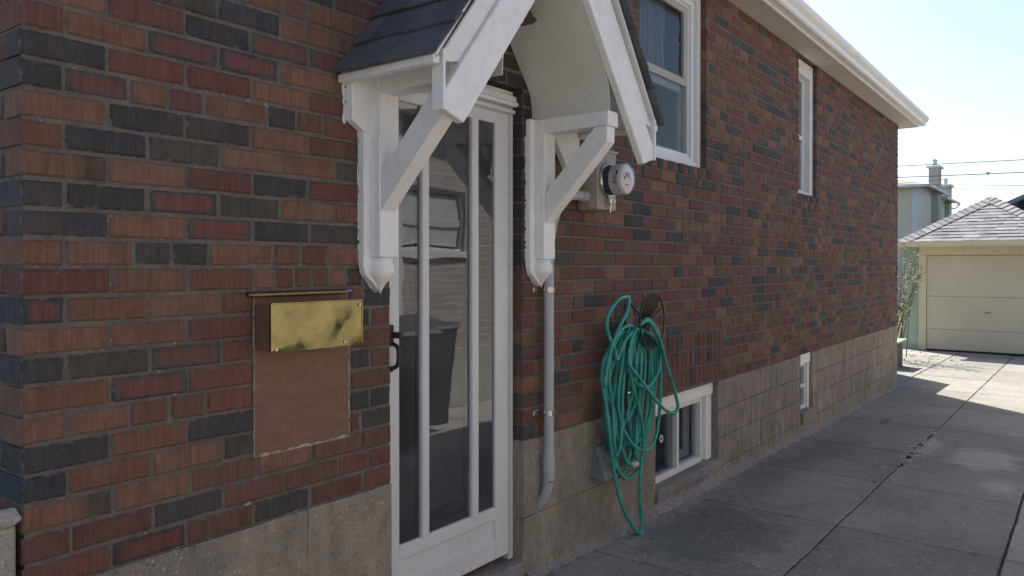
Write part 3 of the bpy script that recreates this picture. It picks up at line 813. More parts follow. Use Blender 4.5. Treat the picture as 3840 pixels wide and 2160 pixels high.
bm = B(); prism(bm, [(p[0]-0.001 if i not in (0, 1) else p[0], p[1]) for i, p in enumerate(prof[:9])], 'x', HX1+0.331, HX1+0.335)
obj('end_cap', bm, M['alu'], gut)
bm = B(); e0, e1, f0, f1, ze, zr, rr = HX0-0.25, HX1+0.3, -0.24, HD+0.24, 2.06, 3.7, 4.0
q = [bm.verts.new(p) for p in ((e0, f0, ze), (e1, f0, ze), (e1, f1, ze), (e0, f1, ze), (e0+rr, HD/2, zr), (e1-rr, HD/2, zr))]
for f in ((0, 1, 5, 4), (1, 2, 5), (2, 3, 4, 5), (3, 0, 4), (3, 2, 1, 0)): bm.faces.new([q[i] for i in f])
obj('roof', bm, M['garshingle'], house)

# ---- windows
def frame_bars(bm, x0, x1, z0, z1, y0, y1, wl, wr, wb, wt, bev=0.002):
    box(bm, x0, x0+wl, y0, y1, z0, z1, bev); box(bm, x1-wr, x1, y0, y1, z0, z1, bev)
    box(bm, x0+wl, x1-wr, y0+0.0005, y1, z0, z0+wb, bev); box(bm, x0+wl, x1-wr, y0+0.0005, y1, z1-wt, z1, bev)
# tall sash window beside the canopy
bm = B(); frame_bars(bm, 4.052, 5.028, 0.664, 1.849, 0.045, 0.13, 0.05, 0.05, 0.036, 0.05)
frame_bars(bm, 4.102, 4.978, 0.7, 1.799, 0.07, 0.14, 0.035, 0.05, 0.035, 0.035)
wf = obj('window', bm, M['vinyl'], house); wf['label'] = 'tall white sash window beside the porch canopy'
bm = B(); frame_bars(bm, 4.137, 4.928, 0.735, 1.764, 0.088, 0.13, 0.012, 0.012, 0.022, 0.012); obj('frame', bm, M['alu'], wf)
bm = B(); frame_bars(bm, 4.149, 4.916, 1.215, 1.752, 0.092, 0.118, 0.045, 0.055, 0.05, 0.045); obj('sash', bm, M['stuccodark'], wf)
bm = B(); frame_bars(bm, 4.149, 4.916, 0.757, 1.215, 0.12, 0.145, 0.04, 0.05, 0.02, 0.045); obj('sash', bm, M['stuccodark'], wf)
bm = B(); box(bm, 4.194, 4.861, 0.104, 0.109, 1.265, 1.707); obj('pane', bm, M['glass'], wf)
bm = B(); box(bm, 4.149, 4.916, 0.1, 0.103, 0.757, 1.214); obj('pane', bm, M['glass'], wf)
def curtain(x0, x1, y, z0, z1, amp, per, parent, m):
    bm = B(); n = int((x1-x0)/0.012); prev = None
    for i in range(n+1):
        x = x0+(x1-x0)*i/n; yy = y+amp*math.sin(x*2*math.pi/per)+amp*.5*math.sin(x*17)
        r = [bm.verts.new((x, yy, z0)), bm.verts.new((x+0.01*math.sin(x*40), yy, z1))]
        if prev: bm.faces.new((prev[0], r[0], r[1], prev[1]))
        prev = r
    return obj('curtain', bm, m, parent, smooth=True)
curtain(4.16, 4.8, 0.2, 1.2, 1.78, 0.012, 0.09, wf, M['curtain'])
# narrow window further along
bm = B(); frame_bars(bm, 7.132, 7.703, 0.664, 1.905, 0.04, 0.14, 0.04, 0.1, 0.03, 0.13)
box(bm, 7.6, 7.64, 0.09, 0.14, 0.694, 1.775, 0.002)
w2 = obj('window', bm, M['vinyl'], house); w2['label'] = 'narrow white window near the middle of the long brick wall'
bm = B(); frame_bars(bm, 7.172, 7.6, 0.694, 1.775, 0.1, 0.14, 0.02, 0.03, 0.03, 0.02); box(bm, 7.192, 7.57, 0.095, 0.13, 1.195, 1.235, 0.002); obj('sash', bm, M['vinyl'], w2)
bm = B(); box(bm, 7.192, 7.57, 0.116, 0.12, 0.724, 1.195); obj('pane', bm, M['glass'], w2)
bm = B(); box(bm, 7.192, 7.57, 0.11, 0.114, 1.235, 1.755); obj('pane', bm, M['glass'], w2)
curtain(7.18, 7.58, 0.24, 0.7, 1.76, 0.012, 0.08, w2, M['curtain'])
# basement sliders
bm = B(); box(bm, 4.262, 5.233, 0.035, 0.12, -0.91, -0.822, 0.003); box(bm, 5.14, 5.233, 0.045, 0.13, -1.37, -0.912, 0.003); box(bm, 4.262, 4.3, 0.045, 0.13, -1.37, -0.912, 0.003)
box(bm, 5.1, 5.138, 0.075, 0.13, -1.37, -0.912, 0.002)
b1 = obj('window', bm, M['white'], house); b1['label'] = 'wide white basement slider under the brick arch'
bm = B(); frame_bars(bm, 4.302, 5.098, -1.37, -0.912, 0.06, 0.12, 0.03, 0.03, 0.04, 0.035); box(bm, 4.68, 4.712, 0.055, 0.12, -1.33, -0.947, 0.002); obj('frame', bm, M['vinyl'], b1)
bm = B(); box(bm, 4.332, 4.68, 0.085, 0.089, -1.33, -0.947); obj('pane', bm, M['glass'], b1)
bm = B(); box(bm, 4.712, 5.068, 0.095, 0.099, -1.33, -0.947); obj('pane', bm, M['glass'], b1)
bm = B(); frame_bars(bm, 4.712, 5.068, -1.33, -0.947, 0.14, 0.16, 0.03, 0.09, 0.06, 0.03); obj('inner_sash', bm, M['pvc'], b1)
bm = B(); tube(bm, [(4.49+0.02*math.cos(t*math.pi/6), 0.075, -1.105+0.02*math.sin(t*math.pi/6)) for t in range(12)], 0.005, 6, closed=True); obj('vent_ring', bm, M['vinyl'], b1)
bm = B(); box(bm, 4.262, 5.3, -0.02, 0.14, -1.435, -1.3725, 0.006); obj('window_sill', bm, M['fillet'], house)
bm = B(); box(bm, 4.262, 5.24, -0.012, 0.14, -1.56, -1.436, 0.006); obj('window_sill', bm, M['parge'], house)
bm = B(); box(bm, 7.212, 7.575, 0.02, 0.12, -0.915, -0.822, 0.003); box(bm, 7.52, 7.575, 0.03, 0.13, -1.35, -0.917, 0.003)
b2 = obj('window', bm, M['white'], house); b2['label'] = 'small white basement window farther along the foundation'
bm = B(); frame_bars(bm, 7.215, 7.518, -1.35, -0.917, 0.05, 0.11, 0.03, 0.03, 0.035, 0.03); box(bm, 7.245, 7.488, 0.046, 0.1, -1.145, -1.115, 0.002); obj('frame', bm, M['vinyl'], b2)
bm = B(); box(bm, 7.245, 7.488, 0.075, 0.079, -1.315, -1.145); obj('pane', bm, M['glass'], b2)
bm = B(); box(bm, 7.245, 7.488, 0.075, 0.079, -1.115, -0.947); obj('pane', bm, M['glass'], b2)
bm = B(); box(bm, 7.205, 7.62, -0.025, 0.14, -1.46, -1.3525, 0.006); obj('window_sill', bm, M['fillet'], house)

# ---- storm door: outer frame, hinge bar, leaf with three tall lights, dark inner sash, kick panel
DX0, DX1, DY = 2.048, 2.886, 0.058
bm = B(); box(bm, DX1-0.034, DX1, DY-0.002, DY+0.1, -1.372, 0.735, 0.003); box(bm, DX0, DX0+0.034, DY-0.002, DY+0.1, -1.372, 0.735, 0.003)
box(bm, DX0+0.034, DX1-0.034, DY-0.001, DY+0.1, 0.7, 0.735, 0.003); box(bm, DX0+0.03, DX1-0.004, DY-0.02, DY-0.003, 0.705, 0.722, 0.003)
door = obj('door', bm, M['door_white'], house); door['label'] = 'white aluminium storm door with three tall glass lights'
lx0, lx1 = DX0+0.036, DX1-0.036; y0 = DY-0.006
bm = B(); zb, zt = -1.338, 0.698
box(bm, lx0, 2.139, y0, y0+0.03, zb, zt, 0.003); box(bm, 2.748, lx1, y0, y0+0.03, zb, zt, 0.003)
box(bm, 2.139, 2.748, y0+0.001, y0+0.03, 0.645, zt, 0.003); box(bm, 2.139, 2.748, y0+0.001, y0+0.03, -1.157, -1.1, 0.003); box(bm, 2.139, 2.748, y0+0.001, y0+0.03, zb, -1.247, 0.003)
obj('leaf_frame', bm, M['door_white'], door)
for (a, b_) in ((2.265, 2.305), (2.58, 2.622)):
    bm = B(); box(bm, a, b_, y0-0.006, y0+0.022, -1.108, 0.65, 0.004); obj('mullion', bm, M['door_white'], door)
bm = B(); box(bm, 2.139, 2.748, y0+0.012, y0+0.02, -1.247, -1.157); obj('kick_panel', bm, M['door_white'], door)
for (a, b_) in ((2.139, 2.265), (2.305, 2.58), (2.622, 2.748)):
    bm = B(); box(bm, a, b_, y0+0.012, y0+0.0155, -1.1, 0.645); obj('pane', bm, M['doorglass'], door)
bm = B(); frame_bars(bm, 2.309, 2.576, -1.098, -0.13, y0+0.0162, y0+0.03, 0.012, 0.024, 0.03, 0.022, 0); frame_bars(bm, 2.145, 2.262, -1.098, 0.64, y0+0.0162, y0+0.026, 0.004, 0.012, 0.014, 0.01, 0)
frame_bars(bm, 2.626, 2.744, -1.098, 0.64, y0+0.0162, y0+0.026, 0.004, 0.01, 0.014, 0.01, 0); frame_bars(bm, 2.309, 2.576, -0.13, 0.64, y0+0.0162, y0+0.026, 0.004, 0.012, 0.012, 0.01, 0)
obj('inner_gasket', bm, M['rubber'], door)
bm = B(); box(bm, DX0+0.036, DX1-0.036, DY+0.11, DY+0.15, -1.37, 0.7)
for zc in (-1.0, -0.25):
    frame_bars(bm, 2.2, 2.75, zc-0.3, zc+0.3, DY+0.1, DY+0.109, 0.02, 0.02, 0.02, 0.02, 0.002)
obj('inner_door', bm, M['inner_door'], door)
hd = B(); box(hd, 2.079, 2.099, y0-0.012, y0-0.001, -0.31, -0.228, 0.003); lathe(hd, [(0.011, -0.05), (0.013, -0.045), (0.013, -0.012)], (2.1, y0, -0.268), 'y', 14)
tube(hd, spline([(2.092, y0-0.008, -0.3), (2.094, y0-0.035, -0.315), (2.094, y0-0.04, -0.35), (2.093, y0-0.032, -0.385), (2.09, y0-0.004, -0.397)], 5), 0.0085, 8)
box(hd, 2.079, 2.1, y0-0.008, y0-0.001, -0.41, -0.388, 0.002)
obj('handle', hd, M['black'], door)
hn = B(); box(hn, lx1-0.006, lx1-0.001, y0-0.004, y0-0.0005, zb, zt, 0.001)
for z in (0.55, 0.33, 0.22, -0.0, -0.2, -0.28, -0.6, -0.68, -1.02, -1.12): box(hn, lx1-0.0095, lx1+0.003, y0-0.006, y0-0.0042, z-0.004, z+0.004)
obj('hinge_strip', hn, M['pvc'], door)
bm = B(); box(bm, 2.05, 2.884, -0.01, 0.3, -1.6, -1.3755, 0.006); obj('door_sill', bm, M['fillet'], house)
bm = B()                                                       # timber head mould over the storm door
prism(bm, [(0.0585, 0.737), (0.03, 0.737), (0.022, 0.75), (0.034, 0.76), (0.04, 0.785), (0.0585, 0.79)], 'x', DX0, DX1); 
box(bm, DX0, DX1, 0.0587, 0.12, 0.7365, 0.81)
obj('head_mould', bm, M['white'], house)

# ------------------------------------------------------------------ gabled canopy over the side door
XC, SL = 2.574, 1.3
can = thing('door_canopy', 'white timber gable canopy with dark shingles on two brackets over the side door', 'canopy', (XC, 0, 0.68))
def roofz(x, z_eave=0.675, hw=0.78): return z_eave + SL*(hw-abs(x-XC))
CY = -0.455
bm = B()                                                       # deck: thin folded slab under the shingles
prism(bm, [(XC-0.775, 0.655), (XC, roofz(XC)-0.02), (XC+0.775, 0.655), (XC+0.775, 0.672), (XC, roofz(XC)-0.001), (XC-0.775, 0.672)], 'y', CY+0.004, 0.0)
obj('roof_deck', bm, M['white'], can)
# shingles: courses of tabs on both slopes
ang = math.atan(SL); up_ = Vector((math.cos(ang), 0, math.sin(ang)))
for side in (-1, 1):
    e = Vector((XC+side*0.795, 0, 0.66)); u = Vector((-side*up_.x, 0, up_.z)); nrm = Vector((side*math.sin(ang), 0, math.cos(ang)))
    nco = 9; ex = 0.147
    for c in range(nco):
        s0, s1 = c*ex, min((c+1)*ex+0.05, 1.30)
        y = CY-0.028; k = 0
        while y < -0.002:
            y1 = min(y+(rng.uniform(0.12, 0.26)), 0.0)
            if 0.0-y1 < 0.06: y1 = 0.0
            th = 0.005+rng.choice((0, 0.004)); lift0 = 0.013+th; lift1 = 0.006
            jj = rng.uniform(-0.004, 0.004)
            bm = B(); P = []
            for s_, lf in ((s0+jj, lift0), (s1, lift1)):
                for yy in (y+0.001, y1-0.001): P.append(e+u*s_+Vector((0, yy, 0))+nrm*lf)
            Q = [p-nrm*(0.008 if i < 2 else 0.004) for i, p in enumerate(P)]
            vs_ = [bm.verts.new(p) for p in P+Q]
            for f in ((0, 1, 3, 2), (4, 6, 7, 5), (0, 4, 5, 1), (2, 3, 7, 6), (0, 2, 6, 4), (1, 5, 7, 3)): bm.faces.new([vs_[i] for i in f])
            obj('shingle', bm, M['shingle'], can); y = y1; k += 1
# rake boards: front pair (two layers) and the pair against the wall
def rake(side, ya, yb, inner, outer, name, xb, bottom, m=M['white'], top_x=XC):
    """board between inner/outer heights above the soffit line; plumb cut at xb"""
    def zl(x, k): return 1.286 - 1.26*abs(x-XC) + k
    x = XC+side*xb
    poly = [(XC, zl(XC, inner)), (XC, zl(XC, outer)), (x, zl(x, outer)), (x, bottom), (XC+side*(xb-0.095), zl(XC+side*(xb-0.095), inner))]
    bm = B(); prism(bm, poly, 'y', ya, yb, 0.003)
    return obj(name, bm, m, can)
for s in (-1, 1):
    rake(s, CY+0.001, CY+0.036, -0.01, 0.2, 'rake_board', 0.735, 0.5)
    rake(s, CY+0.018, CY+0.03, 0.2, 0.315, 'rake_trim', 0.742, 0.655)
    rake(s, -0.036, -0.0015, 0.0, 0.3, 'wall_rafter', 0.752, 0.51)
    bm = B(); x = XC+s*0.737                                       # metal-capped plumb cut
    box(bm, min(x, x+s*0.012), max(x, x+s*0.012), CY-0.006, CY+0.045, 0.497, 0.69, 0.002); obj('end_cap', bm, M['white'], can)
    bm = B(); box(bm, min(XC+s*0.755, XC+s*0.785), max(XC+s*0.755, XC+s*0.785), CY+0.004, 0.0, 0.64, 0.667, 0.002); obj('eave_board', bm, M['white'], can)
    # perforated lining
    bm = B(); pts = [(XC, 1.27), (XC+s*0.35, 0.829), (XC+s*0.372, 0.79), (XC+s*0.382, 0.74), (XC+s*0.384, 0.683), (XC+s*0.389, 0.683), (XC+s*0.387, 0.742), (XC+s*0.377, 0.793), (XC+s*0.355, 0.835), (XC, 1.277)]
    prism(bm, pts, 'y', CY+0.037, -0.0005); obj('soffit_lining', bm, M['perf'], can)
    # bracket
    px0, px1 = (1.912, 2.006) if s < 0 else (2.944, 3.038)
    bw0, bw1 = (1.882, 2.03) if s < 0 else (2.905, 3.06)
    pc = (px0+px1)/2
    bm = B()                                                        # shaped back board on the wall
    prism(bm, [(bw0, 0.68), (bw0, 0.03), (bw0-0.004, 0.0), (bw0+0.008, -0.035), (bw0+0.05, -0.07), (pc+0.005, -0.1), (pc+0.035, -0.06), (bw1-0.025, -0.03), (bw1-0.02, 0.03), (bw1-0.02, 0.68)], 'y', -0.03, -0.001, 0.003)
    obj('back_board', bm, M['white'], can)
    bm = B(); box(bm, px0, px1, -0.079, -0.0305, 0.03, 0.68, 0.003); obj('bracket_post', bm, M['white'], can)
    bm = B()                                                        # half-onion drop under the post
    pr = [(0.047, 0.0295), (0.043, 0.012), (0.05, 0.0), (0.053, -0.016), (0.049, -0.033), (0.036, -0.05), (0.02, -0.066), (0.008, -0.085), (0.0005, -0.105)]
    lathe(bm, pr, (pc, -0.031, 0), 'z', 20, 1.0, 1.05)
    obj('drop_finial', bm, M['white'], can, smooth=True)
    bm = B(); box(bm, px0+0.002, px1-0.002, CY+0.038, -0.0795, 0.615, 0.681, 0.003); obj('beam', bm, M['white'], can)
    bm = B(); prism(bm, [(-0.0795, 0.195), (-0.0795, 0.335), (-0.345, 0.614), (-0.41, 0.6142), (-0.41, 0.545)], 'x', px0+0.006, px1-0.02, 0.003)
    obj('knee_brace', bm, M['white'], can)
bm = B()
for bx in (1.88, 2.903):
    bm = B(); ragged(bm, [(bx, 0.6), (bx, 0.03), (bx+0.012, -0.03), (bx+0.055, -0.075), (bx+0.08, -0.1)], 0.008, -0.003); obj('paint_smear', bm, M['caulk'], can)
bm = B(); ragged(bm, [(1.812, 0.655), (1.816, 0.5)], 0.03, -0.003); obj('paint_smear', bm, M['caulk'], can)

# porch lamp under the gable
lamp = thing('porch_lamp', 'small bronze bell lamp hanging under the canopy gable', 'lamp', (2.62, -0.17, 1.04))
bm = B(); lathe(bm, [(0.078, 0.0), (0.066, 0.01), (0.048, 0.045), (0.028, 0.075), (0.02, 0.1), (0.0005, 0.102)], (2.62, -0.17, 1.035), 'z', 24); obj('lamp_shade', bm, M['lampbrown'], lamp, smooth=True)
bm = B(); tube(bm, spline([(2.62, -0.17, 1.12), (2.62, -0.17, 1.16), (2.615, -0.1, 1.17), (2.61, -0.005, 1.15)], 5), 0.008, 8); lathe(bm, [(0.035, -0.008), (0.035, 0.0)], (2.61, -0.001, 1.15), 'y', 16); obj('arm', bm, M['lampbrown'], lamp)
bm = B(); lathe(bm, [(0.0005, -0.018), (0.02, -0.008), (0.026, 0.012), (0.015, 0.04), (0.012, 0.05)], (2.62, -0.17, 1.035), 'z', 14); obj('bulb', bm, M['vinyl'], lamp, smooth=True)

# ------------------------------------------------------------------ brass letter box
mb = thing('letter_box', 'dented polished brass letter box on the brown board', 'mailbox', (1.64, 0, -0.2))
bm = B(); FX0, FX1, FY = 1.452, 1.826, -0.078
nx, nz = 26, 12; g = {}
for i in range(nx+1):
    for k in range(nz+1):
        x = FX0+(FX1-FX0)*i/nx; z = -0.272+(0.153)*k/nz
        e = min(i, nx-i, k*1.5, (nz-k)*1.5)
        d = (mnoise.noise(Vector((x*7, z*9, 3.1)))*0.005 - abs(mnoise.noise(Vector((x*8+z*5, z*10-x*3, 6.4))))*0.007 + mnoise.noise(Vector((x*22, z*16, 8.2)))*0.0011)*min(1, e/3)
        zz = z + (0.004*mnoise.noise(Vector((x*40, 2, 9))) if k == 0 else 0)
        if k == 0 and (i < 3 or i > nx-3): zz += 0.006
        g[i, k] = bm.verts.new((x, FY-0.004+d, zz))
for i in range(nx):
    for k in range(nz): bm.faces.new((g[i, k], g[i+1, k], g[i+1, k+1], g[i, k+1]))
obj('front_plate', bm, M['brass'], mb, smooth=True)
bm = B(); box(bm, FX0+0.004, FX1-0.004, FY+0.006, -0.0005, -0.266, -0.124); obj('case', bm, M['brownboard'], mb)
bm = B(); box(bm, FX0-0.001, FX0+0.003, FY-0.006, FY+0.004, -0.268, -0.117); box(bm, FX1-0.003, FX1+0.001, FY-0.006, FY+0.004, -0.268, -0.117); box(bm, FX0, FX1, FY-0.006, FY+0.008, -0.121, -0.116, 0.001); obj('rim', bm, M['brass'], mb)
for (x, z) in ((1.812, -0.135), (1.745, -0.258), (1.47, -0.262)):
    bm = B(); lathe(bm, [(0.005, -0.004), (0.005, -0.002), (0.002, 0.0)], (x, FY-0.004, z), 'y', 10); obj('screw', bm, M['steel'], mb)
bs_ = B(); prism(bs_, [(0.0, -0.082), (-0.012, -0.083), (-0.02, -0.088), (-0.022, -0.096), (-0.018, -0.1), (0.0, -0.098)], 'x', 1.418, 1.81, 0.001)
o = obj('hinge_strip', bs_, M['brass'], mb)
bm = B(); tube(bm, [(1.812, -0.012, -0.09), (1.835, -0.012, -0.089)], 0.004, 8); obj('hinge_pin', bm, M['steel'], o)

# ------------------------------------------------------------------ electric meter and conduit
em = thing('electric_meter', 'grey glass domed electricity meter on a weathered box with pipe', 'meter', (3.455, 0, 0.43))
bm = B(); box(bm, 3.36, 3.552, -0.12, -0.0005, 0.285, 0.585, 0.004); obj('meter_box', bm, M['meterbox'], em)
bm = B(); prism(bm, [(0.0, 0.6), (-0.128, 0.592), (-0.128, 0.58), (-0.1205, 0.58), (-0.1205, 0.586), (0.0, 0.586)], 'x', 3.352, 3.56, 0.001); obj('box_lid', bm, M['meterbox'], em)
mc = (3.458, -0.12, 0.437)
bm = B(); lathe(bm, [(0.089, -0.0005), (0.089, -0.012), (0.084, -0.02), (0.079, -0.02), (0.079, -0.0005)], mc, 'y', 36); tube(bm, [(3.45, -0.137, 0.35), (3.45, -0.137, 0.335)], 0.01, 8); obj('clamp_ring', bm, M['steel'], em, smooth=False)
bm = B(); lathe(bm, [(0.076, -0.01), (0.076, -0.05), (0.0005, -0.05)], mc, 'y', 36); obj('dark_base', bm, M['meterdark'], em)
mtr = B(); lathe(mtr, [(0.078, -0.05), (0.078, -0.105), (0.066, -0.112), (0.0005, -0.112)], mc, 'y', 40)
mt = obj('meter_body', mtr, M['meterplastic'], em)
bm = B(); lathe(bm, [(0.07, -0.1125), (0.07, -0.114), (0.0005, -0.1145)], mc, 'y', 40); obj('dial_face', bm, M['meterface'], mt)
bm = B(); box(bm, mc[0]-0.012, mc[0]+0.03, mc[1]-0.1165, mc[1]-0.1147, mc[2]+0.012, mc[2]+0.034); obj('display', bm, M['lcd'], mt)
bm = B()
for i in range(5): box(bm, mc[0]-0.02+0.008*i, mc[0]-0.015+0.008*i, mc[1]-0.1162, mc[1]-0.1148, mc[2]-0.03, mc[2]-0.026)
lathe(bm, [(0.008, -0.1165), (0.008, -0.115), (0.006, -0.115)], (mc[0]-0.025, mc[1], mc[2]+0.005), 'y', 14)
for i in range(6): box(bm, mc[0]-0.0795, mc[0]-0.07, mc[1]-0.095, mc[1]-0.075, mc[2]-0.026+0.007*i, mc[2]-0.0235+0.007*i)
box(bm, mc[0]-0.0795, mc[0]-0.07, mc[1]-0.1, mc[1]-0.093, mc[2]+0.02, mc[2]+0.036)
obj('marking', bm, M['black'], mt)
bm = B(); lathe(bm, [(0.08, -0.09), (0.0805, -0.112), (0.076, -0.121), (0.06, -0.125), (0.0005, -0.1265)], mc, 'y', 40); obj('glass_dome', bm, M['clear'], mt, smooth=True)
bm = B(); box(bm, 3.44, 3.462, -0.15, -0.121, 0.31, 0.345, 0.003); box(bm, 3.445, 3.456, -0.145, -0.135, 0.268, 0.31, 0.002); lathe(bm, [(0.009, -0.026), (0.009, 0)], (3.485, -0.121, 0.33), 'y', 12); obj('seal_latch', bm, M['steel'], em)
cp = [(3.36, -0.05, 0.352), (3.27, -0.05, 0.352), (3.2, -0.05, 0.34), (3.13, -0.049, 0.3), (3.075, -0.048, 0.23), (3.045, -0.047, 0.14), (3.034, -0.046, 0.05), (3.033, -0.046, -0.4), (3.033, -0.046, -0.95), (3.033, -0.044, -1.03), (3.031, -0.03, -1.09), (3.028, 0.0, -1.135), (3.026, 0.03, -1.165)]
bm = B(); tube(bm, spline(cp, 6), 0.0245, 16); cdt = obj('conduit', bm, M['pvc'], em, smooth=True)
bm = B(); tube(bm, [(3.37, -0.05, 0.352), (3.31, -0.05, 0.352)], 0.03, 16); obj('coupling', bm, M['pvc'], cdt)
bm = B(); tube(bm, [(3.033, -0.046, -0.905), (3.033, -0.046, -1.0)], 0.0285, 16); obj('coupling', bm, M['pvc'], cdt)
for z in (-0.115, -0.7):
    bm = B(); tube(bm, [(3.033, -0.046, z-0.012), (3.033, -0.046, z+0.012)], 0.0275, 16); box(bm, 2.965, 3.012, -0.006, -0.001, z-0.012, z+0.012, 0.002); lathe(bm, [(0.007, -0.011), (0.007, -0.006)], (2.978, 0, z), 'y', 8)
    obj('pipe_clamp', bm, M['steel'], cdt)

# ------------------------------------------------------------------ garden hose, its wire hanger, vent hood
HOSE = [
  [(3.835, -0.11, -0.374), (3.742, -0.11, -0.346), (3.642, -0.11, -0.36), (3.524, -0.11, -0.435), (3.462, -0.11, -0.497), (3.43, -0.11, -0.57), (3.427, -0.11, -0.631), (3.453, -0.11, -0.726), (3.482, -0.11, -0.885), (3.515, -0.11, -0.995), (3.568, -0.11, -1.142), (3.644, -0.11, -1.298), (3.745, -0.11, -1.433), (3.815, -0.11, -1.499), (3.845, -0.11, -1.504), (3.856, -0.11, -1.441), (3.85, -0.11, -1.312), (3.867, -0.11, -1.149), (3.895, -0.11, -1.043), (3.885, -0.11, -0.957), (3.849, -0.11, -0.862), (3.789, -0.11, -0.748), (3.743, -0.11, -0.671), (3.715, -0.11, -0.603), (3.703, -0.11, -0.537), (3.743, -0.11, -0.443), (3.788, -0.11, -0.371)] ,
  [(3.75, -0.13, -0.367), (3.638, -0.13, -0.423), (3.562, -0.13, -0.51), (3.541, -0.13, -0.467), (3.499, -0.13, -0.416), (3.458, -0.13, -0.367), (3.435, -0.13, -0.314), (3.447, -0.13, -0.264), (3.499, -0.13, -0.221), (3.583, -0.13, -0.19), (3.671, -0.13, -0.185), (3.687, -0.13, -0.194), (3.671, -0.13, -0.244), (3.627, -0.13, -0.29), (3.562, -0.13, -0.343), (3.499, -0.13, -0.411), (3.458, -0.13, -0.469), (3.417, -0.13, -0.567), (3.408, -0.13, -0.642)] ,
  [(3.477, -0.09, -0.655), (3.529, -0.09, -0.724), (3.603, -0.09, -0.804), (3.619, -0.09, -0.913), (3.658, -0.09, -1.0), (3.714, -0.09, -1.087), (3.765, -0.09, -1.114)] ,
  [(3.777, -0.14, -0.347), (3.884, -0.14, -0.326), (3.97, -0.14, -0.399), (4.027, -0.14, -0.466), (4.073, -0.14, -0.527), (4.125, -0.14, -0.59), (4.165, -0.14, -0.652), (4.213, -0.14, -0.735), (4.248, -0.14, -0.828), (4.251, -0.14, -0.864), (4.214, -0.14, -0.891), (4.14, -0.14, -0.876), (4.048, -0.14, -0.833), (3.934, -0.14, -0.76), (3.837, -0.14, -0.686), (3.743, -0.14, -0.62), (3.675, -0.14, -0.569), (3.651, -0.14, -0.529), (3.669, -0.14, -0.467), (3.709, -0.14, -0.406), (3.754, -0.14, -0.356)] ,
  [(3.792, -0.12, -0.36), (3.911, -0.12, -0.317), (4.011, -0.12, -0.386), (4.075, -0.12, -0.482), (4.075, -0.12, -0.557), (4.05, -0.12, -0.629), (3.999, -0.12, -0.675), (3.925, -0.12, -0.705), (3.84, -0.12, -0.688), (3.77, -0.12, -0.652), (3.713, -0.12, -0.602), (3.69, -0.12, -0.562)] ,
  [(3.878, -0.1, -0.378), (4.001, -0.1, -0.42), (4.077, -0.1, -0.507), (4.11, -0.1, -0.65), (4.12, -0.1, -0.796), (4.111, -0.1, -0.9), (4.086, -0.1, -0.994), (4.028, -0.1, -1.053), (3.953, -0.1, -1.067), (3.868, -0.1, -1.05), (3.774, -0.1, -0.994), (3.695, -0.1, -0.919), (3.639, -0.1, -0.835), (3.612, -0.1, -0.751), (3.617, -0.1, -0.645), (3.639, -0.1, -0.542), (3.671, -0.1, -0.438), (3.738, -0.1, -0.357)] ,
  [(3.776, -0.08, -0.36), (3.708, -0.08, -0.496), (3.664, -0.08, -0.653), (3.621, -0.08, -0.808), (3.605, -0.08, -0.911), (3.611, -0.08, -1.045), (3.643, -0.08, -1.122), (3.71, -0.08, -1.174), (3.778, -0.08, -1.195), (3.848, -0.08, -1.183), (3.895, -0.08, -1.148), (3.859, -0.08, -1.096), (3.836, -0.08, -1.036), (3.847, -0.08, -0.899), (3.876, -0.08, -0.792), (3.906, -0.08, -0.628), (3.942, -0.08, -0.462), (3.941, -0.08, -0.383)] ,
  [(3.961, -0.07, -0.385), (4.036, -0.07, -0.471), (4.049, -0.07, -0.616), (4.043, -0.07, -0.76), (4.05, -0.07, -0.847), (4.012, -0.07, -0.928), (3.975, -0.07, -0.979), (3.914, -0.07, -1.013), (3.819, -0.07, -1.017), (3.739, -0.07, -0.98), (3.683, -0.07, -0.905), (3.65, -0.07, -0.786), (3.639, -0.07, -0.651), (3.66, -0.07, -0.519), (3.715, -0.07, -0.389)] ,
  [(3.66, -0.1, -0.362), (3.584, -0.1, -0.431), (3.532, -0.1, -0.53), (3.527, -0.1, -0.634), (3.553, -0.1, -0.742), (3.559, -0.1, -0.848), (3.553, -0.1, -0.926), (3.575, -0.1, -1.024), (3.629, -0.1, -0.966), (3.661, -0.1, -0.838), (3.672, -0.1, -0.706), (3.705, -0.1, -0.549), (3.761, -0.1, -0.391), (3.807, -0.1, -0.351)] ,
  [(3.883, -0.06, -0.358), (3.944, -0.06, -0.52), (3.932, -0.06, -0.661), (3.885, -0.06, -0.767), (3.814, -0.06, -0.84), (3.769, -0.06, -0.877), (3.791, -0.06, -0.809), (3.837, -0.06, -0.761), (3.909, -0.06, -0.855), (3.885, -0.06, -0.964), (3.874, -0.06, -1.046), (3.91, -0.06, -1.126), (3.946, -0.06, -1.157)] ,
  [(4.03, -0.06, -0.39), (4.12, -0.06, -0.508), (4.133, -0.06, -0.597), (4.121, -0.06, -0.742), (4.07, -0.06, -0.851), (4.051, -0.06, -0.935), (4.007, -0.06, -1.043), (3.995, -0.06, -1.156)] ,
  [(3.78, -0.09, -0.371), (3.624, -0.09, -0.403), (3.528, -0.09, -0.51), (3.497, -0.09, -0.605), (3.497, -0.09, -0.709), (3.529, -0.09, -0.844), (3.54, -0.09, -0.951), (3.572, -0.09, -1.052), (3.598, -0.09, -1.1)] ,
]
gh = thing('garden_hose', 'green garden hose coiled in long loops on a wire hanger', 'hose', (3.85, -0.1, -1.48))
bm = B()
for p in HOSE:
    pts = [(x, y+0.008*math.sin(i*0.7+x*7), z+0.018) for i, (x, y, z) in enumerate(p)]
    sp = spline(pts, 6)
    sp = [Vector((q.x, min(q.y, -0.03), q.z)) for q in sp]
    tube(bm, sp, 0.0102, 8)
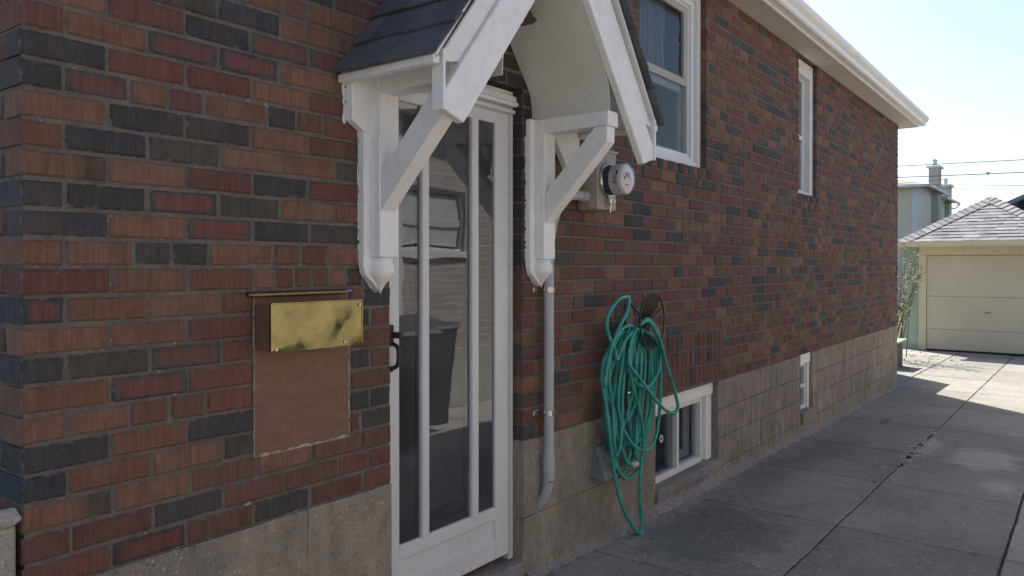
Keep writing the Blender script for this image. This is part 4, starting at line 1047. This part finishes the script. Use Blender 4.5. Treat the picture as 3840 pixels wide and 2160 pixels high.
for i in range(5):                                              # strands packed over the hanger arm
    xt = 3.72+0.06*i; xb = 3.6+0.085*i; zb = -0.95-0.05*((i*3) % 4)
    pts = [(xt, -0.075, -0.36), (xt-0.09, -0.085, -0.45), (xb-0.06, -0.06, -0.7), (xb, -0.05, zb), (xb+0.07, -0.05, zb-0.05), (xb+0.14, -0.055, zb+0.05), (xt+0.14, -0.065, -0.65), (xt+0.1, -0.085, -0.45), (xt+0.04, -0.08, -0.36)]
    tube(bm, spline(pts, 6), 0.0102, 8)
hob = obj('hose_line', bm, M['hose'], gh, smooth=True)
bm = B(); tube(bm, [(3.765, -0.095, -1.096), (3.8, -0.1, -1.1), (3.822, -0.1, -1.1)], [0.014, 0.018, 0.018], 12); obj('end_connector', bm, M['connector'], gh)
bm = B(); tube(bm, [(3.70, -0.1, -0.692), (3.72, -0.1, -0.69)], 0.012, 10); tube(bm, [(3.72, -0.1, -0.69), (3.735, -0.1, -0.689)], 0.009, 10); obj('coupling', bm, M['steel'], gh)

hh = thing('hose_hanger', 'black wire hose hanger with an oval ring on the brick wall', 'hanger', (3.91, 0, -0.3))
bm = B(); tube(bm, [(3.913+0.148*math.cos(t*math.pi/16), -0.15, -0.312+0.163*math.sin(t*math.pi/16)) for t in range(32)], 0.0048, 6, closed=True); obj('ring', bm, M['black'], hh, smooth=True)
bm = B()
for i in range(9):
    t = (i-4)/4; xt, xb = 3.913+0.075*t, 3.913+0.07*t
    tube(bm, spline([(xt, -0.15, -0.312+0.163*math.sqrt(max(0, 1-(0.075*t/0.148)**2))), (xt+0.01*t, -0.13, -0.24), (3.913+0.055*t, -0.1, -0.31), (3.913+0.05*t, -0.085, -0.37), (xb, -0.11, -0.42), (xb, -0.149, -0.312-0.163*math.sqrt(max(0, 1-(0.07*t/0.148)**2)))], 4), 0.0034, 6)
for t in (-1, 1):
    tube(bm, spline([(3.913+0.13*t, -0.15, -0.24), (3.913+0.09*t, -0.12, -0.28), (3.913+0.07*t, -0.09, -0.36), (3.913+0.1*t, -0.12, -0.42)], 4), 0.0034, 6)
obj('wire_basket', bm, M['black'], hh, smooth=True)
bm = B(); box(bm, 3.87, 3.956, -0.006, -0.0005, -0.4, -0.2, 0.001); tube(bm, [(3.913, -0.003, -0.21), (3.913, -0.1, -0.31)], 0.006, 6); tube(bm, [(3.913, -0.003, -0.38), (3.913, -0.11, -0.37)], 0.008, 6); obj('wall_plate', bm, M['black'], hh)

vh = thing('vent_hood', 'blue grey dryer vent hood low on the foundation behind the hose', 'vent', (3.58, 0, -1.05))
bm = B(); x0, x1 = 3.5, 3.66
q = [bm.verts.new(p) for p in ((x0+0.012, -0.005, -0.962), (x1-0.012, -0.005, -0.962), (x1, -0.085, -1.13), (x0, -0.085, -1.13), (x0-0.004, -0.003, -1.12), (x1+0.004, -0.003, -1.12), (x0+0.01, -0.02, -0.962), (x1-0.01, -0.02, -0.962))]
for f in ((0, 1, 7, 6), (6, 7, 2, 3), (0, 6, 3, 4), (1, 5, 2, 7), (4, 3, 2, 5), (0, 4, 5, 1)): bm.faces.new([q[i] for i in f])
obj('hood', bm, M['vent'], vh)
bm = B(); box(bm, 3.49, 3.67, -0.0055, 0.004, -1.14, -0.955, 0.002); obj('flange', bm, M['vent'], vh)

# concrete porch edge at the front corner, and steps behind the house
cpz = -0.6
pc_ = thing('front_porch', 'rough concrete porch side with a broken mortar cap at the house corner', 'porch', (-0.6, 1, gz(-0.5)))
bm = B(); box(bm, -2.2, 0.772, -0.012, 2.4, -1.7, cpz-0.03, 0.008); obj('porch_wall', bm, M['slab_pale'], pc_)
bm = B()
for i in range(46):
    x = 0.775-0.06*i*rng.uniform(0.9, 1.0); r = bmesh.ops.create_icosphere(bm, subdivisions=2, radius=rng.uniform(0.03, 0.05))
    for v in r['verts']:
        n_ = 1+0.35*mnoise.noise(v.co*40+Vector((i, 0, 0)))
        v.co = Vector((min(v.co.x*n_*1.2+x-0.03, 0.784), v.co.y*n_*1.0+0.0, v.co.z*n_*0.55+cpz-0.012))
obj('mortar_cap', bm, M['slab_pale'], pc_, kind='stuff')
rp = thing('rear_porch', 'small timber back porch behind the far house corner', 'porch', (12.4, 1, gz(12)))
bm = B(); box(bm, 11.66, 13.1, 0.27, 2.2, gz(12)+0.9, gz(12)+0.98, 0.004); obj('deck_floor', bm, M['wood'], rp)
for i in range(9):
    bm = B(); x = 11.67+0.158*i; box(bm, x, x+0.15, 0.27, 0.29, gz(12)+0.02, gz(12)+1.32, 0.003); obj('board', bm, M['wood'], rp)
rs = thing('rear_step', 'pale concrete step catching the sun behind the house corner', 'step', (13.8, 1, gz(14)))
bm = B(); box(bm, 13.7, 14.5, 0.36, 1.5, -1.28, -1.245, 0.006); obj('tread', bm, M['slab_pale'], rs)
bm = B(); box(bm, 13.8, 14.45, 0.42, 1.5, gz(14)-0.1, -1.281, 0.01); obj('step_shade_box', bm, M['pole'], rs)  # dark box below the tread, with the shadow there put into its colour

# ------------------------------------------------------------------ garage
GX, GC = 18.18, -0.45
gg = gz(GX)
ga = thing('garage', 'cream garage with pale panel door and grey shingled hip roof', 'garage', (GX, GC, gg))
DW0, DW1, DT = GC-1.08, GC+1.08, 0.215
WY0, WY1, WT = GC-1.52, GC+1.55, 0.42
bm = B(); box(bm, GX+0.05, GX+0.15, WY0, DW0, gg-0.2, WT); box(bm, GX+0.05, GX+0.15, DW1, WY1, gg-0.2, WT); box(bm, GX+0.05, GX+0.15, DW0, DW1, DT, WT)
box(bm, GX+0.15, GX+4, WY1-0.1, WY1, gg-0.2, WT); box(bm, GX+0.15, GX+4, WY0, WY0+0.1, gg-0.2, WT); box(bm, GX+3.9, GX+4, WY0+0.1, WY1-0.1, gg-0.2, WT)
obj('wall', bm, M['siding'], ga)
for (a, b_) in ((WY0, DW0-0.14), (DW1+0.14, WY1)):
    z = gg+0.1
    while z < WT-0.02:
        z1 = min(z+0.215, WT); bm = B(); prism(bm, [(GX+0.049, z), (GX+0.036, z), (GX+0.042, z1+0.01), (GX+0.049, z1+0.01)], 'y', a, b_)
        for v in bm.verts: v.co = Vector((v.co.x, v.co.y, v.co.z))
        obj('siding_board', bm, M['siding'], ga); z = z1
for (a, b_) in ((DW0-0.14, DW0), (DW1, DW1+0.14)):
    bm = B(); box(bm, GX, GX+0.06, a, b_, gg, DT, 0.004); obj('door_post', bm, M['garagepaint'], ga)
bm = B(); box(bm, GX-0.002, GX+0.06, DW0-0.14, DW1+0.14, DT+0.001, WT-0.02, 0.004); box(bm, GX-0.015, GX-0.0025, DW0-0.14, DW1+0.14, 0.36, WT-0.02, 0.003); obj('header', bm, M['garagepaint'], ga)
gd = B(); box(gd, GX+0.062, GX+0.075, DW0, DW1, gg+0.02, DT)
gdo = obj('door', gd, M['garagedoor'], ga)
for i in range(3):
    za, zb_ = [(gg+0.03, -1.331), (-1.327, -0.644), (-0.64, DT-0.01)][i]
    bm = B(); box(bm, GX+0.03, GX+0.061, DW0+0.005, DW1-0.005, za, zb_-0.001, 0.003)
    obj('door_panel', bm, M['garagedoor'], gdo)
    for q in range(5):
        ya = DW0+0.1+q*0.405
        for zz0, zz1 in ([(za+0.07, zb_-0.09)] if i < 2 else [(za+0.07, za+0.36), (za+0.46, zb_-0.09)]):
            bm = B(); frame_bars_y = [(ya, ya+0.34)]
            box(bm, GX+0.0285, GX+0.0298, ya, ya+0.34, zz0, zz1, 0.001); obj('raised_field', bm, M['garagedoor'], gdo)
bm = B(); tube(bm, [(GX+0.025, GC-0.03, -0.955), (GX-0.005, GC-0.03, -0.955)], 0.012, 8); tube(bm, [(GX-0.005, GC-0.075, -0.955), (GX-0.005, GC+0.03, -0.95)], 0.012, 8); obj('handle', bm, M['steel'], gdo)
bm = B(); box(bm, GX+0.02, GX+0.07, DW0, DW1, gg+0.0, gg+0.028); obj('bottom_seal', bm, M['rubber'], gdo)
RX, RH, RM, RZ = 17.62, 1.53, 0.625, 0.487                         # hip roof: eave x, half span, pitch, eave z
EY0, EY1 = GC-RH, GC+RH
bm = B(); box(bm, RX+0.02, RX+0.04, EY0, EY1, 0.38, RZ-0.012, 0.003); obj('fascia', bm, M['garagepaint'], ga)
bm = B(); box(bm, RX+0.04, GX+0.05, EY0+0.01, EY1-0.01, 0.395, 0.405); obj('soffit', bm, M['garagepaint'], ga)
bm = B(); prism(bm, [(RX+0.019, RZ), (RX+0.019, RZ-0.1), (RX-0.06, RZ-0.1), (RX-0.085, RZ-0.06), (RX-0.1, RZ-0.01), (RX-0.1, RZ), (RX-0.09, RZ), (RX-0.05, RZ-0.08), (RX+0.01, RZ-0.08)], 'y', EY0-0.05, EY1+0.05)
for v in bm.verts: pass
obj('gutter', bm, M['garagepaint'], ga)
ap = Vector((RX+RH, GC, RZ+RM*RH)); RL = 4.6
bm = B(); q = [bm.verts.new(p) for p in ((RX, EY0, RZ-0.01), (RX, EY1, RZ-0.01), (RX+RL, EY1, RZ-0.01), (RX+RL, EY0, RZ-0.01), (ap.x, ap.y, ap.z-0.01), (RX+RL-RH, ap.y, ap.z-0.01))]
for f in ((0, 1, 4), (1, 2, 5, 4), (2, 3, 5), (3, 0, 4, 5), (3, 2, 1, 0)): bm.faces.new([q[i] for i in f])
groof = obj('roof', bm, M['garshingle'], ga)
sl = Vector((1, 0, RM)).normalized(); nn = Vector((-RM, 0, 1)).normalized(); SLn = RH*math.sqrt(1+RM*RM); nc = 14
for c in range(nc):
    s0, s1 = SLn*c/nc, SLn*(c+1)/nc
    hwid = RH*(1-s0/SLn); hw1 = RH*(1-s1/SLn)
    y = -hwid - rng.uniform(0, 0.2)
    while y < hwid:
        wd = rng.choice((0.13, 0.2, 0.28, 0.34))*rng.uniform(0.9, 1.1); y1 = y+wd
        a, b_ = max(y, -hwid), min(y1, hwid)
        if b_-a > 0.02:
            a1, b1 = max(min(a, hw1), -hw1), max(min(b_, hw1), -hw1)
            th = 0.012+rng.choice((0, 0.006)); jj = rng.uniform(-0.006, 0.006)
            bm = B(); P = [Vector((RX, GC+a+0.002, RZ))+sl*(s0+jj)+nn*th, Vector((RX, GC+b_-0.002, RZ))+sl*(s0+jj)+nn*th, Vector((RX, GC+b1, RZ))+sl*s1+nn*0.003, Vector((RX, GC+a1, RZ))+sl*s1+nn*0.003]
            Q = [p-nn*0.016 for p in P]; v8 = [bm.verts.new(p) for p in P+Q]
            for f in ((0, 1, 2, 3), (0, 4, 5, 1), (0, 3, 7, 4), (1, 5, 6, 2)): bm.faces.new([v8[i] for i in f])
            obj('shingle', bm, M['garshingle'], groof)
        y = y1
for s in (-1, 1):                                                # hip caps
    a = Vector((RX, GC+s*RH, RZ)); d = (ap-a); n_ = 17
    n1 = nn; n2 = Vector((0, s*RM, 1)).normalized()
    t1 = Vector((0, -s, 0)); t2 = Vector((1, 0, 0))
    for i in range(n_):
        p0, p1 = a+d*(i/n_)-Vector((0, 0, 0)), a+d*((i+1.15)/n_) if i < n_-1 else ap
        up1, up0 = 0.02, 0.036
        w_ = 0.19; e1 = (t1-d.normalized()*t1.dot(d.normalized())).normalized()*w_; e2 = (t2-d.normalized()*t2.dot(d.normalized())).normalized()*w_
        def onp(p, e, n_v, u): return p+e - n_v*((p+e-a).dot(n_v)) + n_v*u
        bm = B(); ring = []
        for p, u in ((p0, up0), (p1, up1)):
            ring.append([bm.verts.new(onp(p, e1, n1, u*0.8)), bm.verts.new(p+Vector((0, 0, u*1.25))), bm.verts.new(onp(p, e2, n2, u*0.8))])
        lowr = [bm.verts.new(v.co-Vector((0, 0, 0.02))) for v in ring[0]]
        for k in range(2):
            bm.faces.new((ring[0][k], ring[0][k+1], ring[1][k+1], ring[1][k])); bm.faces.new((lowr[k], lowr[k+1], ring[0][k+1], ring[0][k]))
        obj('hip_cap', bm, M['garshingle'], groof)

# ------------------------------------------------------------------ bare flowering shrub between house and garage
sh = thing('flowering_shrub', 'thin shrub with pale buds beside the garage corner', 'shrub', (15.6, 0.75, gz(15.6)))
bt, bb = B(), B(); tips = []
for i in range(15):
    x, y = 15.6+rng.uniform(-0.5, 0.5), 0.75+rng.uniform(-0.12, 0.25); z = gz(15.6)
    dx, dy = rng.uniform(-0.5, 0.5), rng.uniform(-0.42, 0.25); hgt = rng.uniform(0.9, 2.15)
    pts = [(x, y, z-0.05), (x+dx*0.2, y+dy*0.3, z+hgt*0.4), (x+dx*0.5, y+dy*0.7, z+hgt*0.75), (x+dx, y+dy, z+hgt)]
    sp = spline(pts, 5); tube(bt, sp, [0.007*(1-k/len(sp))+0.0025 for k in range(len(sp))], 5)
    for p in sp[5:]:
        for _ in range(2):
            q = p+Vector((rng.uniform(-.14, .14), rng.uniform(-.1, .1), rng.uniform(-.02, .12)))
            tube(bt, [p, (p+q)/2+Vector((0, 0, .01)), q], 0.0028, 4); tips.append(q)
for q in tips:
    if rng.random() < 0.45: continue
    for _ in range(rng.randint(1, 4)):
        c_ = q+Vector((rng.uniform(-.03, .03), rng.uniform(-.03, .03), rng.uniform(-.03, .03))); r = bmesh.ops.create_icosphere(bb, subdivisions=1, radius=rng.uniform(0.008, 0.022))
        sc_ = Vector((rng.uniform(.6, 1.4), rng.uniform(.6, 1.4), rng.uniform(.5, 1)))
        for v in r['verts']: v.co = Vector((v.co.x*sc_.x, v.co.y*sc_.y, v.co.z*sc_.z))+c_
obj('stem', bt, M['twig'], sh); obj('blossom', bb, M['bud'], sh, kind='stuff')

# ------------------------------------------------------------------ stucco houses far behind
def townhouse(label, x0, x1, yw, ze, chim, front):
    t = thing('townhouse', label, 'house', (x0, yw+4, gz(26)), group='pale stucco houses behind the garage')
    bm = B(); box(bm, x0, x1, yw, yw+9, -2.2, ze+0.02); obj('wall', bm, M['stucco'], t)
    if front:
        bm = B(); box(bm, x0-0.03, x0-0.002, yw, yw+0.34, -2.2, ze-0.05); box(bm, x0, x0+0.25, yw-0.03, yw-0.002, -2.2, ze-0.05); obj('corner_board', bm, M['stuccotrim'], t)
    ov = 0.45
    bm = B(); q = [bm.verts.new(p) for p in ((x0-0.5, yw-ov, ze), (x1+0.3, yw-ov, ze), (x1+0.3, yw+9.4, ze), (x0-0.5, yw+9.4, ze), (x0+2.4, yw+3.2, ze+1.1), (x1-1.0, yw+3.2, ze+1.1))]
    for f in ((0, 1, 5, 4), (1, 2, 5), (2, 3, 4, 5), (3, 0, 4), (3, 2, 1, 0)): bm.faces.new([q[i] for i in f])
    r = obj('roof', bm, M['farroof'], t)
    bm = B(); box(bm, x0-0.6, x1+0.35, yw-ov-0.1, yw-ov-0.002, ze-0.1, ze+0.02, 0.01); box(bm, x0-0.6, x0-0.502, yw-ov-0.002, yw+9.4, ze-0.1, ze+0.02, 0.01); obj('gutter', bm, M['stuccotrim'], t)
    cx0, cx1, cy0, cy1, cz = chim
    bm = B(); box(bm, cx0, cx1, cy0, cy1, -2.2, cz-0.12); c = obj('chimney', bm, M['stuccodark'], t)
    bm = B(); box(bm, cx0-0.12, cx1+0.12, cy0-0.1, cy1+0.1, cz-0.12, cz, 0.02); obj('cap', bm, M['stuccotrim'], c)
    bm = B(); mx, my = (cx0+cx1)/2, (cy0+cy1)/2; box(bm, mx-0.1, mx+0.1, my-0.09, my+0.09, cz, cz+0.14); 
    for a in (-0.08, 0.07): box(bm, mx+a, mx+a+0.012, my-0.08, my+0.08, cz+0.14, cz+0.3)
    prism(bm, [(my-0.14, cz+0.3), (my+0.14, cz+0.3), (my, cz+0.4)], 'x', mx-0.14, mx+0.14); obj('flue', bm, M['steel'], c)
    bm = B(); tube(bm, spline([(x1+0.25, yw-ov-0.05, ze-0.1), (x1+0.2, yw-0.3, ze-0.3), (x1-0.03, yw-0.06, ze-0.4), (x1-0.05, yw-0.06, ze-1.2), (x1-0.05, yw-0.06, -2)], 5), 0.045, 6); obj('downspout', bm, M['stuccotrim'], t)
townhouse('beige stucco house with white corner board and tall chimney', 42, 47.7, 4.52, 3.9, (45.6, 46.6, 4.2, 4.66, 5.25), True)
townhouse('beige stucco house with the lower chimney, behind the first one', 47.72, 52.0, 4.52, 3.7, (50.3, 51.3, 4.3, 4.78, 4.66), False)
bh = thing('gabled_house', 'dark gabled house with blue grey roof behind the garage', 'house', (34, -3, gz(26)))
yr, zr, sl_ = -3.6, 4.03, 0.47
bm = B(); prism(bm, [(-0.1, -2.2), (-7.1, -2.2), (-7.1, zr-3.5*sl_-0.15), (yr, zr-0.15), (-0.1, zr-3.5*sl_-0.15)], 'x', 32.6, 44); obj('wall', bm, M['navy'], bh)
bm = B(); prism(bm, [(0.35, zr-3.95*sl_), (0.35, zr-3.95*sl_-0.14), (yr, zr-0.14), (-7.55, zr-3.95*sl_-0.14), (-7.55, zr-3.95*sl_), (yr, zr)], 'x', 32, 44.5); obj('roof', bm, M['blueroof'], bh)
bm = B(); box(bm, 32.3, 32.55, -6.5, -0.55, -2.2, 2.02); obj('porch_wall', bm, M['stuccotrim'], bh)

# ------------------------------------------------------------------ overhead cables
def cable(label, y0, z0, y1, z1, x, r, sag=0.0, slack=None):
    n = 24; s = (z1-z0)/(y1-y0); pts = []
    for i in range(n+1):
        y = -13+(29)*i/n; pts.append((x, y, z0+s*(y-y0)-sag*(1-((y-1.5)/14.5)**2)+sag))
    bm = B(); tube(bm, pts, r, 6); o = obj('utility_cable', bm, M['wire'], None, loc=(x, 1.5, z0))
    tag(o, label, 'cable', 'overhead cables beyond the garage'); return o
cable('highest overhead cable crossing above the tall chimney', 3.27, 3.515, -0.41, 3.44, 30.0, 0.012)
cable('second overhead cable, with a drop wire clipped to it', 3.27, 3.125, -0.41, 3.04, 30.1, 0.014)
cable('third thin overhead cable, just below the chimney base', 3.27, 2.886, -0.41, 2.62, 30.2, 0.008)
cable('lowest thin overhead cable above the garage peak', 3.27, 2.75, -0.41, 2.545, 30.3, 0.007)
bm = B(); tube(bm, spline([(30.1, 3.4, 2.9), (30.1, 1.6, 2.99), (30.1, 0.66, 3.03)], 6), 0.006, 5)
tag(obj('drop_wire', bm, M['wire'], None, loc=(30.1, 2, 2.95)), 'slack thin wire rising to the clip on the second cable', 'cable')
bm = B(); tube(bm, [(30.08, 0.6, 3.06), (24.5, 0.2, 2.2), (ap.x+0.05, ap.y, ap.z+0.01)], 0.006, 5); box(bm, 30.03, 30.13, 0.56, 0.64, 3.03, 3.12)
tag(obj('service_wire', bm, M['stuccodark'], None, loc=(ap.x, ap.y, ap.z)), 'pale service wire running down to the garage peak', 'cable')
for y, lb in ((16.2, 'weathered pole carrying the cables behind the brick house'), (-13.2, 'weathered pole carrying the cables on the garage side')):
    p = thing('utility_pole', lb, 'pole', (30.15, y, gz(26)), group='poles carrying the overhead cables')
    bm = B(); tube(bm, [(30.15, y, -2.3), (30.15, y, 5.0)], [0.15, 0.11], 12); obj('mast', bm, M['pole'], p)
    bm = B(); box(bm, 29.2, 31.1, y-0.05, y+0.05, 4.3, 4.42, 0.01); obj('crossarm', bm, M['pole'], p)

# ------------------------------------------------------------------ across the driveway: what the door glass reflects
NY = -3.5
nb = thing('neighbour_house', 'brick house across the driveway, mirrored in the storm door glass', 'house', (5, NY-2, gz(5)))
nops = [(5.35, 6.75, 0.15, 0.85), (2.2, 3.3, 0.0, 0.95), (9.2, 10.4, 0.1, 0.9)]
bm = B(); walled(bm, -3, 12.5, -1.9, 1.55, NY-0.25, NY, nops); box(bm, -3, 12.5, NY-7, NY-6.8, -1.9, 1.55); box(bm, 12.3, 12.5, NY-6.8, NY-0.25, -1.9, 1.55); box(bm, -3, -2.8, NY-6.8, NY-0.25, -1.9, 1.55)
obj('wall', bm, M['nbrick'], nb)
bm = B(); box(bm, -3.02, 12.52, NY-0.01, NY+0.03, -1.9, -0.95, 0.004); obj('foundation', bm, M['stuccodark'], nb)
for o_ in nops:
    bm = B(); frame_bars(bm, o_[0]+0.002, o_[1]-0.002, o_[2]+0.002, o_[3]-0.002, NY-0.12, NY-0.03, 0.03, 0.03, 0.03, 0.03); box(bm, o_[0]+0.04, o_[1]-0.04, NY-0.068, NY-0.052, o_[2]+0.3, o_[2]+0.37, 0.002); box(bm, o_[0]-0.05, o_[1]+0.05, NY-0.03, NY+0.04, o_[2]-0.07, o_[2]-0.001, 0.004)
    nw = obj('window', bm, M['vinyl'], nb)
    bm = B(); box(bm, o_[0]+0.06, o_[1]-0.06, NY-0.075, NY-0.07, o_[2]+0.06, o_[3]-0.06); obj('blind', bm, M['blind'], nw)
    bm = B(); box(bm, o_[0]+0.06, o_[1]-0.06, NY-0.05, NY-0.046, o_[2]+0.06, o_[3]-0.06); obj('pane', bm, M['clear'], nw)
bm = B(); prism(bm, [(NY+0.15, 1.56), (NY+0.15, 1.68), (NY-3.5, 3.2), (NY-7.4, 1.68), (NY-7.4, 1.56)], 'x', -3.4, 12.9); obj('roof', bm, M['farroof'], nb)
bm = B(); box(bm, -3.4, 12.9, NY+0.151, NY+0.25, 1.56, 1.67, 0.01); obj('gutter', bm, M['alu'], nb)
bm = B(); box(bm, 5.55, 5.63, NY+0.031, NY+0.11, -1.55, 1.56, 0.004); obj('downspout', bm, M['alu'], nb)
def wheelie(x, y, label):
    t = thing('wheeled_bin', label, 'bin', (x, y, gz(x, y)), group='bins against the house across the driveway')
    z = gz(x, y); bm = B(); q = []
    for (w_, d_, zz) in ((0.2, 0.22, z+0.06), (0.27, 0.3, z+0.95)): q.append([bm.verts.new((x+a*w_, y+b_*d_, zz)) for a, b_ in ((-1, -1), (1, -1), (1, 1), (-1, 1))])
    bm.faces.new(q[0]); bm.faces.new(q[1])
    for i in range(4): bm.faces.new((q[0][i], q[0][(i+1) % 4], q[1][(i+1) % 4], q[1][i]))
    obj('body', bm, M['bin'], t)
    bm = B(); prism(bm, [(y-0.33, z+0.955), (y+0.33, z+0.955), (y+0.3, z+1.0), (y-0.2, z+1.06), (y-0.33, z+1.0)], 'x', x-0.29, x+0.29, 0.01); obj('lid', bm, M['bin'], t)
    for s in (-1, 1):
        bm = B(); lathe(bm, [(0.1, -0.03), (0.1, 0.03)], (x+s*0.2, y-0.24, z+0.1), 'x', 16); obj('wheel', bm, M['rubber'], t)
    bm = B(); tube(bm, [(x-0.2, y-0.36, z+0.92), (x+0.2, y-0.36, z+0.92)], 0.015, 8); box(bm, x-0.2, x-0.17, y-0.36, y-0.29, z+0.91, z+0.93); box(bm, x+0.17, x+0.2, y-0.36, y-0.29, z+0.91, z+0.93); obj('handle', bm, M['bin'], t)
wheelie(4.5, -2.4, 'dark wheeled bin standing nearer the street'); wheelie(5.25, -2.85, 'dark wheeled bin standing by the white downspout')
